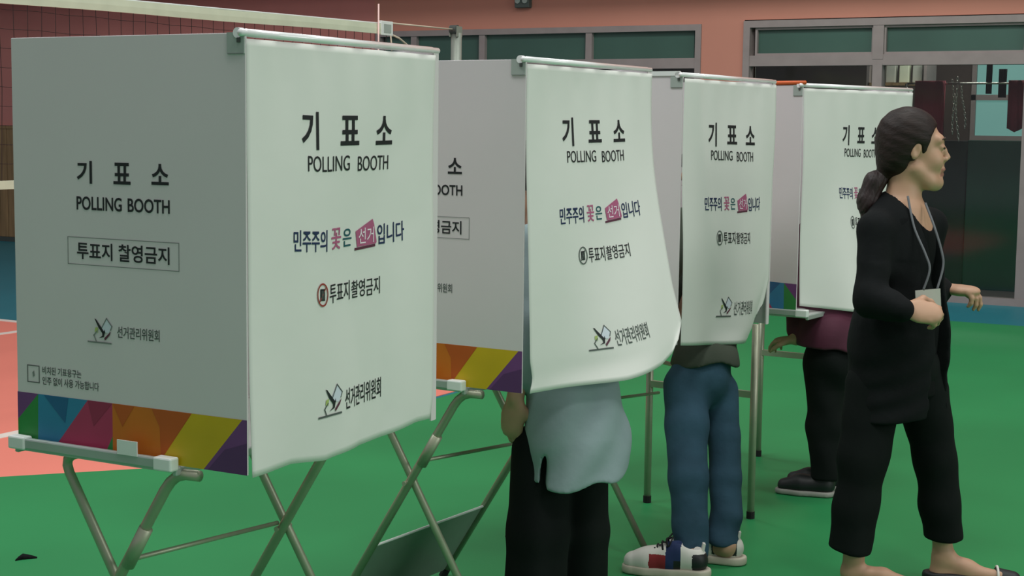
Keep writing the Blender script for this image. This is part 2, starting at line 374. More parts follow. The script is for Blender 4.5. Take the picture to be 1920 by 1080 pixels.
# small box on the wall above the window band
p = on_y(984, 4, YW)
wbx = thing('wall_light_box', 'small dark box with two lamps fixed high on the pink wall', 'emergency light', (p[0], YW, p[2]))
MB().box((-0.085, -0.07, -0.06), (0.085, 0.0, 0.09), 'ink_grey', 0.008).build('housing', wbx)
for sx in (-1, 1): MB().tube([(sx*0.042, -0.07, 0.01), (sx*0.042, -0.085, 0.01)], [0.028, 0.03], 'bracket', 14).build('lamp_head', wbx, False)

# ------------------------------------------------------------------ volleyball net and its post
XN = -6.28; ZT = 2.262; NY1 = 9.45; NY0 = 1.0
net = thing('volleyball_net', 'volleyball net with cream top tape stretched across the hall behind the booths', 'net', (XN, NY1, 0))
def ztop(y): return 2.205 + (y-5.8)/3.6*0.05
mb = MB()
n = 60; v = []; f = []
for i in range(n+1):
    y = NY0+(NY1-NY0)*i/n; zt = ztop(y)+0.006*math.sin(y*3.1)*0.4
    for dx, dz in ((-0.007, 0.0), (0.007, 0.0), (0.009, -0.035), (0.007, -0.07), (-0.007, -0.07), (-0.009, -0.035)): v.append((dx, y-NY1, zt+dz))
for i in range(n):
    for k in range(6): f.append((i*6+k, i*6+(k+1) % 6, i*6+6+(k+1) % 6, i*6+6+k))
f += [(0, 1, 2, 3, 4, 5), tuple(n*6+k for k in range(6))]
mb.add(v, f, 'tape').build('top_tape', net)
mb = MB(); mb.tube([(0, NY0-NY1+(NY1-NY0)*i/30, ztop(NY0+(NY1-NY0)*i/30)+0.003) for i in range(31)], 0.006, 'cap', 6); mb.build('top_cord', net, True)
MB().box((-0.006, NY0-NY1, 1.172), (0.006, 0, 1.217), 'tape').build('bottom_tape', net)
mb = MB(); y = NY0
while y < NY1:
    k = 0.012*math.sin(y*9)
    mb.tube([(0, y-NY1, ztop(y)-0.06), (0.004, y-NY1+k, 1.7), (0, y-NY1, 1.21)], 0.0024, 'netcord', 4, cap=False); y += 0.1
for j in range(1, 10):
    z_ = 1.21+j*0.1
    mb.tube([(0, NY0-NY1+(NY1-NY0)*i/40, z_-0.006*(i % 2)) for i in range(41)], 0.0014, 'netcord', 4, cap=False)
o = mb.build('mesh', net, False, False); o['kind'] = 'stuff'
an = MB(); an.tube([(0.02, -0.18, 1.18), (0.02, -0.18, 2.39)], 0.006, 'antenna', 8); an.build('antenna', net, True)
bk = MB(); bk.box((-0.012, -0.13, 2.175), (0.012, 0.02, 2.277), 'cap', 0.004); bk.box((0.012, -0.10, 2.195), (0.016, -0.01, 2.255), 'bracket'); bk.build('end_sleeve', net)
rp = MB(); PY = 10.325
rp.tube([(0, 0.0, 2.268), (0, 0.45, 2.272), (0, PY-NY1, 2.276)], 0.006, 'rope', 6)
rp.tube([(0, 0.0, 2.19), (0.0, 0.12, 2.165), (0.0, PY-NY1-0.02, 1.87)], 0.007, 'rope', 6)
rp.tube([(0.01, -0.01, 2.18), (0.012, 0.0, 2.11), (0.012, 0.004, 2.07)], 0.006, 'rope', 6); rp.build('rope', net, True)
po = thing('net_post', 'grey steel volleyball post with a pulley on top', 'post', (XN, PY+0.045, 0))
MB().tube([(0, 0, 0.0), (0, 0, 2.25)], 0.042, 'post', 20).build('pole', po, True)
MB().tube([(0, 0, 0.0), (0, 0, 0.03)], [0.14, 0.12], 'post', 24).build('base_plate', po, False)
pl = MB(); pl.tube([(-0.03, -0.03, 2.275), (0.03, -0.03, 2.275)], 0.035, 'dark', 16); pl.box((-0.035, -0.05, 2.22), (-0.028, 0.03, 2.30), 'post'); pl.box((0.028, -0.05, 2.22), (0.035, 0.03, 2.30), 'post'); pl.build('pulley', po)

# ------------------------------------------------------------------ lettering
_tc = {}
def glyphs(body, bold=0.0):
    key = (body, bold)
    if key in _tc: return _tc[key]
    c = bpy.data.curves.new('lettering', 'FONT'); c.body = body; c.offset = bold; c.resolution_u = 4; c.fill_mode = 'FRONT'
    o = bpy.data.objects.new('lettering', c); COL.objects.link(o); bpy.context.view_layer.update()
    me = bpy.data.meshes.new_from_object(o.evaluated_get(bpy.context.evaluated_depsgraph_get()))
    v = np.array([q.co[:2] for q in me.vertices]); f = [tuple(p.vertices) for p in me.polygons]
    bpy.data.objects.remove(o); bpy.data.curves.remove(c); bpy.data.meshes.remove(me)
    v = (v - v.min(0))/(v.max(0)-v.min(0)); _tc[key] = (v, f); return v, f
def put_text(mb, body, box, mp, m, bold=0.02):
    v, f = glyphs(body, bold); u0, u1, z0, z1 = box
    mb.add([mp(u0+(u1-u0)*p[0], z0+(z1-z0)*p[1]) for p in v], f, m)
def put_poly(mb, poly, mp, m):
    mb.add([mp(*p) for p in poly], [tuple(range(len(poly)))], m)
def put_line(mb, pts, wd, mp, m, closed=False):
    P = [np.array(p, float) for p in pts]
    if closed: P = P+[P[0]]
    for a, b in zip(P[:-1], P[1:]):
        d = (b-a)/np.linalg.norm(b-a); n = np.array([-d[1], d[0]])*wd/2; e = d*wd/2
        mb.add([mp(*(a-n-e)), mp(*(b-n+e)), mp(*(b+n+e)), mp(*(a+n-e))], [(0, 1, 2, 3)], m)
def ring(mb, c, rx, rz, wd, mp, m, n=28):
    o = [(c[0]+rx*math.cos(t), c[1]+rz*math.sin(t)) for t in np.linspace(0, 2*PI, n, endpoint=False)]
    i = [(c[0]+(rx-wd)*math.cos(t), c[1]+(rz-wd)*math.sin(t)) for t in np.linspace(0, 2*PI, n, endpoint=False)]
    mb.add([mp(*p) for p in o+i], [(k, (k+1) % n, n+(k+1) % n, n+k) for k in range(n)], m)
def emblem(mb, x0, x1, z0, z1, mp, dark='ink', line='ink_grey'):
    T = lambda p: (x0+(x1-x0)*p[0], z0+(z1-z0)*p[1])
    S = lambda q, m, lift=0: put_poly(mb, [T(p) for p in q], (lambda a, b: mp(a, b, lift)), m)
    S([(.56,.66),(.78,1.0),(1.0,.72),(.86,.42),(.62,.46)], 'ink_lilac')
    S([(.30,.60),(.42,.62),(.40,.40),(.28,.44)], 'ink_lime', .0003)
    wd = (x1-x0)*0.035
    put_line(mb, [T(p) for p in [(.58,.62),(.78,.99),(1.0,.70),(.94,.55)]], wd, (lambda a, b: mp(a, b, .0004)), line)
    put_line(mb, [T(p) for p in [(.38,.48),(.24,.30),(.34,.06)]], wd, (lambda a, b: mp(a, b, .0004)), line)
    put_line(mb, [T(p) for p in [(0,.03),(.95,.03)]], wd*1.5, (lambda a, b: mp(a, b, .0004)), line)
    S([(.28,.95),(.34,.93),(.58,.60),(.70,.44),(.66,.26),(.44,.20),(.60,.30),(.60,.40),(.44,.62)], dark, .0006)
    S([(.68,.22),(.96,.50),(.90,.34),(.70,.12)], 'ink_plum', .0006)
    S([(.70,.56),(.64,.40),(.72,.44)], dark, .0006)

# ------------------------------------------------------------------ polling booths
W_, D_, ZB, ZTOP = 0.754, 0.663, 0.791, 1.711
BOOTHS = [(-2.0337, 2.5282, 0.0046), (-2.0403, 3.7367, -0.0482), (-2.0651, 4.8870, -0.0807), (-2.0322, 6.0378, -0.3424)]
ip = lambda t, xs, ys: float(np.interp(t, xs, ys))

def curtain_surface(k):
    H0 = ZTOP-0.012
    rs = np.random.RandomState(10+k); ph = rs.rand(12)*6.28
    UL = [lambda t: 0.002+0.003*t, lambda t: ip(t, [0, .35, .7, .9, .96, 1], [.004, .002, .003, .008, .022, .008]),
          lambda t: ip(t, [0, .45, .6, .85, 1], [.002, .002, .009, .013, .008]), lambda t: .004+.006*t][k]
    UR = [lambda t: ip(t, [0, .6, .95, 1], [.728, .728, .728, .715]), lambda t: ip(t, [0, .36, .8, .94, 1], [.744, .72, .70, .71, .66]),
          lambda t: ip(t, [0, .3, .85, .95, 1], [.752, .750, .742, .70, .63]), lambda t: .752][k]
    def off(s, t):
        wob = 0.003*math.sin(7*s+ph[0]+2*t)*t + 0.0025*math.sin(13*s+ph[1]-4*t)*t + 0.002*math.sin(9*t+ph[2]+5*s)
        wob += 0.0032*math.sin(34*s+ph[3])*math.exp(-t*9)      # little gathers under the rod
        wob += 0.0035*math.sin(3.5*s*2+5.5*t+ph[4])*t
        if k == 0:
            wob += 0.022*math.exp(-((s-.5)/.10)**2)*max(0, t-.55)*0.8 + 0.010*math.exp(-((s-.78)/.10)**2)*max(0, t-.4) - 0.010*math.exp(-((s-.63)/.08)**2)*max(0, t-.5)
        if k == 1:
            b = t**1.6
            wob += b*(0.012*(1-s)+0.172*s) + 0.045*b*math.sin(PI*s) + 0.016*math.sin(s*8.5+t*3)*t*t
        if k == 2:
            wob += 0.045*math.sin(PI*s)*t**1.4 + 0.012*math.sin(s*11+1.0)*t*t - 0.03*max(0, s-.75)*4*max(0, t-.8)*2
            wob += 0.010*math.exp(-((s-.10-.30*t)/.06)**2)*(1-t)
        if k == 3: wob += 0.006*math.sin(4*s+2)*t + 0.10*t**2.2*math.exp(-((s-.38)/.19)**2)
        return 0.0035 + max(wob, -0.0025)
    HEM = [([0, .07, .2, .28, .37, .42, .7, .9, 1], [.787, .787, .79, .783, .775, .779, .790, .803, .80]),
           ([0, .12, .5, .8, .93, 1], [.792, .792, .800, .822, .845, .885]),
           ([0, .4, .78, .86, 1], [.790, .768, .752, .765, .835]), ([0, .41, .75, 1], [.821, .781, .776, .772])][k]
    def surf(u, z, lift=0.0):
        s = min(max((u-0.004)/(W_-0.012), 0), 1); t = min(max((H0-z)/(H0-ZB), 0), 1)
        ul, ur = UL(t), UR(t); hem = ip(s, *HEM)
        return (off(s, t)+lift, ul+(ur-ul)*s, H0-(H0-hem)*t)
    return surf

def make_booth(k, label):
    bx, by, rz = BOOTHS[k]
    B = thing('polling_booth', label, 'polling booth', (bx, by, 0), rz, 'row of polling booths')
    th = 0.005
    # near side panel
    sp = MB().box((-D_, 0, ZB), (0, th, ZTOP), 'panel', 0.0012).build('side_panel', B)
    bm_ = MB(); L = 0.663; bt, bb = 0.909, ZB+0.0005
    X = lambda v, z: (-v, z)
    polys = [('b_purple', [(L,bt),(.598,bt),(L,.845)]), ('b_green', [(.598,bt),(L,.845),(L,bb),(.601,bb)]),
             ('b_blue', [(.598,bt),(.447,bt),(.549,bb),(.601,bb)]), ('b_blue2', [(.580,bt-.001),(.505,bt-.001),(.516,.850)]),
             ('b_mag', [(.447,bt),(.374,bt),(.374,.835),(.398,bb),(.549,bb)]), ('b_mag2', [(.447,bt),(.374,bt),(.43,.852)]),
             ('b_green', [(.374,.835),(.374,bb),(.398,bb)]), ('b_or', [(.374,bt),(.148,bt),(.240,bb),(.374,bb)]),
             ('b_or2', [(.26,bt-.001),(.150,bt-.001),(.235,.800),(.238,.87)]), ('b_or2', [(.372,bt-.001),(.31,bt-.001),(.345,.86)]),
             ('b_ye', [(.148,bt),(.012,bt),(.117,bb),(.240,bb)]), ('b_purple', [(.012,bt),(0,bt),(0,bb),(.117,bb)]), ('b_purple2', [(.0,.86),(0,bb),(.105,bb+.001),(.06,.84)])]
    for i, (m, q) in enumerate(polys):
        lift = 0.0012 if m.endswith('2') else 0.0008
        if k == 3: q = [(L-v, z) for v, z in q]
        bm_.add([(-v, -lift, z) for v, z in q], [tuple(range(len(q)))], m)
    bm_.build('colour_band', sp, fix=False)
    # the front edge of the band wraps round the panel's edge
    mp = lambda x, z, lift=0.0: (x, -0.0009-lift, z)
    tx = MB()
    put_text(tx, '기', (-.469, -.424, 1.391, 1.441), mp, 'ink', .022); put_text(tx, '표', (-.362, -.313, 1.392, 1.439), mp, 'ink', .022)
    put_text(tx, '소', (-.254, -.206, 1.394, 1.439), mp, 'ink', .022)
    tx.build('title_lettering', sp, fix=False); tx = MB()
    put_text(tx, 'POLLING', (-.471, -.339, 1.333, 1.363), mp, 'ink', .018); put_text(tx, 'BOOTH', (-.322, -.204, 1.333, 1.363), mp, 'ink', .018)
    tx.build('english_lettering', sp, fix=False); tx = MB()
    put_text(tx, '투표지', (-.472, -.368, 1.224, 1.262), mp, 'ink', .016); put_text(tx, '촬영금지', (-.351, -.206, 1.224, 1.262), mp, 'ink', .016)
    tx.build('warning_lettering', sp, fix=False)
    fr_ = MB(); put_line(fr_, [(-.499, 1.212), (-.180, 1.212), (-.180, 1.272), (-.499, 1.272)], .0016, mp, 'ink_line', True); fr_.build('notice_frame', sp, fix=False)
    em = MB(); emblem(em, -.442, -.372, 1.040, 1.097, mp, 'ink', 'ink_line'); put_text(em, '선거관리위원회', (-.357, -.236, 1.056, 1.082), mp, 'ink_grey', .012); em.build('emblem', sp, fix=False)
    nt_ = MB(); put_line(nt_, [(-.630, .935), (-.594, .935), (-.594, .973), (-.630, .973)], .0022, mp, 'ink_grey', True)
    put_poly(nt_, [(-.615, .957), (-.610, .962), (-.608, .950), (-.613, .947)], mp, 'ink_line')
    put_text(nt_, '비치된 기표용구는', (-.584, -.465, .956, .974), mp, 'ink_grey', .012)
    put_text(nt_, '인주 없이 사용 가능합니다', (-.584, -.413, .932, .951), mp, 'ink_grey', .012); nt_.build('small_notice', sp, fix=False)
    # far side panel with its front flange, back panel
    MB().box((-D_, W_-th, ZB), (0, W_, ZTOP), 'panel', 0.0012).box((-0.004, W_-0.024, ZB), (0.0, W_-th, ZTOP), 'panel').build('side_panel', B)
    MB().box((-D_, th, ZB), (-D_+th, W_-th, ZTOP), 'panel').build('back_panel', B)
    # rod with end cap, bracket
    MB().tube([(-0.004, -0.012, ZTOP), (-0.004, W_, ZTOP)], 0.0075, 'rod', 12).build('curtain_rod', B, True)
    br = MB(); br.box((-0.046, -0.003, ZTOP-0.042), (-0.001, 0.0, ZTOP+0.001), 'bracket'); br.tube([(-0.018, -0.004, ZTOP), (-0.018, 0.012, ZTOP)], 0.011, 'rod', 14)
    br.box((-0.018, -0.006, ZTOP-0.02), (-0.010, -0.003, ZTOP-0.010), 'dark'); br.box((-0.044, -0.0035, ZTOP-0.0428), (-0.003, -0.0005, ZTOP-0.041), 'ink_line')
    br.build('rod_bracket', B)
    # curtain
    sf = curtain_surface(k); n1, n2 = 56, 64; v = []; f = []
    for d in (0, -0.0012):
        for j in range(n2+1):
            for i in range(n1+1):
                v.append(sf(0.004+(W_-0.012)*i/n1, ZTOP-0.012-(ZTOP-0.012-ZB)*j/n2, d))
    K = (n1+1)*(n2+1)
    for j in range(n2):
        for i in range(n1):
            a = j*(n1+1)+i; f.append((a, a+1, a+n1+2, a+n1+1)); f.append((K+a, K+a+n1+1, K+a+n1+2, K+a+1))
    for i in range(n1): a = n2*(n1+1)+i; f.append((a, a+1, K+a+1, K+a)); f.append((i, K+i, K+i+1, i+1))
    for j in range(n2): a = j*(n1+1); f.append((a, a+n1+1, K+a+n1+1, K+a)); a += n1; f.append((a, K+a, K+a+n1+1, a+n1+1))
    cu = MB().add(v, f, 'curtain').build('curtain', B, True)
    MB().tube([(-0.004, 0.006+0.0, ZTOP), (-0.004, W_-0.028, ZTOP)], 0.0085, 'rod', 12).build('rod_sleeve', cu, True)
    nx = 0.70 if k == 3 else 1.0                              # the print on the farthest curtain is narrower
    nar = lambda u: 0.385+(u-0.37)*nx
    mp2 = lambda u, z, lift=0.0: sf(nar(u) if k == 3 else u, z, 0.0014+lift)
    t = MB()
    put_text(t, '기', (.188, .252, 1.474, 1.556), mp2, 'ink', .022); put_text(t, '표', (.335, .411, 1.483, 1.549), mp2, 'ink', .022); put_text(t, '소', (.481, .555, 1.482, 1.549), mp2, 'ink', .022)
    t.build('title_lettering', cu, fix=False); t = MB()
    put_text(t, 'POLLING', (.209, .373, 1.427, 1.461), mp2, 'ink', .002); put_text(t, 'BOOTH', (.407, .539, 1.424, 1.458), mp2, 'ink', .002)
    t.build('english_lettering', cu, fix=False)
    s_ = MB()
    put_text(s_, '민주주의', (.155, .285, 1.253, 1.301), mp2, 'ink_navy', .012); put_text(s_, '꽃', (.302, .342, 1.254, 1.302), mp2, 'ink_pink', .012)
    put_text(s_, '은', (.350, .386, 1.257, 1.297), mp2, 'ink_teal', .012)
    put_poly(s_, [(.403, 1.288), (.474, 1.312), (.480, 1.300), (.491, 1.258), (.488, 1.254), (.409, 1.252)], mp2, 'ink_pink')
    put_poly(s_, [(.399, 1.2505), (.485, 1.2535), (.485, 1.2475), (.399, 1.2445)], mp2, 'ink_plum')
    mp3 = lambda u, z, lift=0.0: sf(nar(u) if k == 3 else u, z, 0.0022)
    put_text(s_, '선거', (.414, .478, 1.258, 1.294), mp3, 'ink_white', .004)
    put_text(s_, '입니다', (.494, .611, 1.250, 1.298), mp2, 'ink_navy', .012)
    s_.build('slogan', cu, fix=False)
    p_ = MB()
    put_poly(p_, [(.257, 1.146), (.276, 1.146), (.276, 1.172), (.257, 1.172)], mp2, 'ink')
    for q in range(2): put_poly(p_, [(.2605+q*.007, 1.149), (.2645+q*.007, 1.149), (.2645+q*.007, 1.168), (.2605+q*.007, 1.168)], mp3, 'ink_grey')
    ring(p_, (.266, 1.159), .0225, .026, .0038, mp3, 'ink_red' if k == 0 else 'ink_grey')
    put_line(p_, [(.280, 1.176), (.252, 1.142)], .0028, mp3, 'ink_red' if k == 0 else 'ink_grey')
    put_text(p_, '투표지', (.296, .379, 1.136, 1.180), mp2, 'ink', .006); put_text(p_, '촬영', (.386, .442, 1.137, 1.177), mp2, 'ink', .006); put_text(p_, '금지', (.447, .506, 1.135, 1.176), mp2, 'ink', .006)
    p_.build('no_photo_notice', cu, fix=False)
    e_ = MB(); emblem(e_, .250, .340, .884, .953, mp2); put_text(e_, '선거관리위원회', (.353, .512, .888, .936), mp2, 'ink_grey' if k else 'ink', .010); e_.build('emblem', cu, fix=False)
    return B
BL = ['white polling booth nearest the camera, whole grey-white side panel in view', 'white polling booth second from the camera, its curtain bulging outwards',
      'white polling booth third from the camera, curtain over blue jeans', 'white polling booth at the far end, partly behind the woman in black']
booths = [make_booth(k, BL[k]) for k in range(4)]
# details that only one booth has
MB().box((-0.145, -0.004, ZTOP-0.003), (-0.012, 0.004, ZTOP+0.012), 'cap').build('white_edge_tape', booths[2])
ob = booths[3]
stk = MB().tube([(0, -0.16, 0), (0, 0.16, 0)], [0.008, 0.010], 'orange', 10).build('orange_stick', None, True)
tag(stk, 'orange stick lying on the top edge of the farthest booth', 'stick')
c4 = Matrix.Translation((BOOTHS[3][0], BOOTHS[3][1], 0)) @ Matrix.Rotation(BOOTHS[3][2], 4, 'Z')
stk.location = c4 @ Vector((-0.15, 0.0025, ZTOP+0.010)); stk.rotation_euler = (0, 0, BOOTHS[3][2]+PI/2)

# ------------------------------------------------------------------ folding tables
def xleg(mb_name, par, vtop, vbot, u, r):
    # tube from a bend under the table edge at vtop down to vbot on the floor
    if vbot > vtop: hd_ = [(vtop-.075, .772), (vtop-.035, .771), (vtop-.012, .764), (vtop+.006, .750), (vtop+.022, .730)]
    else: hd_ = [(vtop-.040, .774), (vtop-.030, .773), (vtop-.014, .768), (vtop-.002, .757), (vtop, .744), (vtop-.006, .727)]
    pts = [np.array([-v_, u, z_]) for v_, z_ in hd_]; A = pts[-1]; Bt = np.array([-vbot, u, 0.008])
    d = (Bt-A)/np.linalg.norm(Bt-A); pts.append(Bt)
    mb = MB(); mb.tube(pts, r, 'steel', 12); o = mb.build('leg', par, True)
    MB().tube([Bt+d*(-0.03), Bt+np.array([0, 0, -0.004])], [r*1.15, r*1.15], 'rubber', 12).build('rubber_foot', o)
    return o
def make_table(k, label, straight=None, dv=0.0, plain=False, place=None):
    bx, by, rz = place or BOOTHS[k]
    T = thing('folding_table', label, 'table', (bx, by, 0), rz, 'folding tables under the booths')
    v0, v1 = 0.183+dv, 0.660+dv; u0, u1 = -0.026, 0.80
    MB().box((-v1+0.006, u0+0.006, 0.778), (-v0-0.006, u1-0.006, 0.7895), 'tabletop', 0.002).build('tabletop', T)
    ed = MB()
    ed.box((-v1, u0-0.004, 0.784), (-v0, u0+0.012, 0.809), 'alu', 0.004); ed.box((-v1, u1-0.012, 0.77), (-v0, u1+0.004, 0.789), 'alu', 0.004)
    ed.box((-v1-0.002, u0+0.012, 0.77), (-v1+0.01, u1-0.012, 0.789), 'alu', 0.003); ed.box((-v0-0.01, u0+0.012, 0.77), (-v0+0.002, u1-0.012, 0.789), 'alu', 0.003)
    ed.build('edge_rail', T)
    for sv in (v0, v1):
        a = -sv-0.002 if sv == v1 else -sv-0.046
        MB().box((a-0.001, u0-0.008, 0.782), (a+0.049, u0+0.02, 0.812), 'cap', 0.004).build('corner_cap', T)
    if not place: MB().box((-0.333-dv, u0-0.006, 0.806), (-0.276-dv, u0-0.003, 0.838), 'cap').build('clip', T)
    r = 0.0125
    c = dv
    for u in ([] if plain else ([0.010] if straight else [0.010, 0.63])):
        xleg('leg', T, 0.212+c, 0.690+c, u, r); xleg('leg', T, 0.548+c, 0.100+c, u+0.026, r*0.92)
        MB().tube([(-0.397-c, u-0.016, 0.484), (-0.397-c, u+0.044, 0.484)], 0.007, 'steel', 10).build('pivot_bolt', T)
    # lock sleeve on the near leg, long brace rods
    if not plain: MB().tube([(-0.290-c, 0.010, 0.637), (-0.345-c, 0.010, 0.545)], 0.0158, 'steel', 12).build('lock_sleeve', T, True)
    if not plain: MB().tube([(-0.353-c, 0.010+0.014, 0.553), (-0.397-c, 0.62, 0.50)], 0.006, 'steel', 8).build('brace_rod', T, True)
    if straight:
        lu = straight
        for (sx, sy) in lu:
            o = MB().tube([(sx, sy, 0.03), (sx, sy, 0.778)], 0.0145, 'steel', 12).build('leg', T, True)
            MB().tube([(sx, sy, 0.0), (sx, sy, 0.035)], 0.0165, 'rubber', 12).build('rubber_foot', o)
        (ax, ay), (cx, cy) = lu[0], lu[1]
        MB().bar((ax, ay, 0.50), (cx, cy, 0.50), 0.02, 0.026, 'steel').build('crossbar', T)
        MB().tube([(cx, cy, 0.60), (cx*0.6+ax*0.4, cy-0.10, 0.60), ((cx+ax)/2, 0.55, 0.765)], 0.009, 'steel', 8).build('brace_rod', T, True)
    return T
t1 = make_table(0, 'steel folding table with crossed legs under the nearest booth')
t2 = make_table(1, 'steel folding table with crossed legs under the second booth, grey sheet between its legs')
t3 = make_table(2, 'steel folding table under the third booth, behind the blue jeans', [(-0.0775, 0.808), (-0.534, 0.796)])
cx4 = c4 @ Vector((0.079, -0.030, 0)); r4 = -0.06
o4 = cx4-(Matrix.Rotation(r4, 3, 'Z') @ Vector((-0.181, -0.030, 0)))
q4 = Matrix.Rotation(-r4, 3, 'Z') @ (Vector((-2.463, 6.833, 0))-o4)
q5 = Matrix.Rotation(-r4, 3, 'Z') @ (Vector(FW0*6.78+RI0*((1546-960)/F_PX*6.78))-o4)
t4 = make_table(3, 'steel folding table under the farthest booth, white corner cap showing', [(q4.x, q4.y), (-0.24, q4.y), (-0.60, 0.05), (q5.x, q5.y)], 0.0, True, (o4.x, o4.y, r4))
# sheet fixed between the near and far back legs of the second table
sh = MB(); a = np.array([-0.535, 0.022, 0.25]); 
def legp(z): return -(0.234+(0.690-0.234)*(0.73-z)/0.722)
q = [(legp(.27), 0.024, .27), (legp(.27), 0.63, .27), (legp(.03), 0.63, .03), (legp(.03), 0.024, .03)]
sh.add(q+[(x_-0.004, y_, z_) for x_, y_, z_ in q], [(0,1,2,3),(7,6,5,4),(0,4,5,1),(1,5,6,2),(2,6,7,3),(3,7,4,0)], 'shelf').build('lower_sheet', t2)
MB().tube([(legp(.272), 0.024, .272), (legp(.272), 0.63, .272)], 0.004, 'cap', 6).build('sheet_edge', t2)

# scrap of dark cloth lying on the mat at lower left
p = on_floor(48, 1052)
sc_ = MB(); v = []; f = []
prof = [(-.075, -.01, 0), (-.05, .0, .012), (-.02, .008, .022), (.015, .012, .016), (.05, .014, .010), (.085, .018, 0)]
for i, (a_, b_, h_) in enumerate(prof): v += [(a_, b_-0.018, 0.0), (a_, b_, h_+0.002), (a_, b_+0.012, 0.0)]
for i in range(5):
    for j in range(2): f.append((i*3+j, i*3+3+j, i*3+4+j, i*3+1+j))
    f.append((i*3, i*3+2, i*3+5, i*3+3))
f += [(0, 1, 2), (15, 17, 16)]
o = sc_.add(v, f, 'black_cloth').build('cloth_scrap', None, True); o.scale = (.45, .7, .8); o.location = (p[0], p[1], 0.0072); o.rotation_euler = (0, 0, HEAD+0.25)
tag(o, 'small black scrap lying on the green floor at lower left', 'scrap')
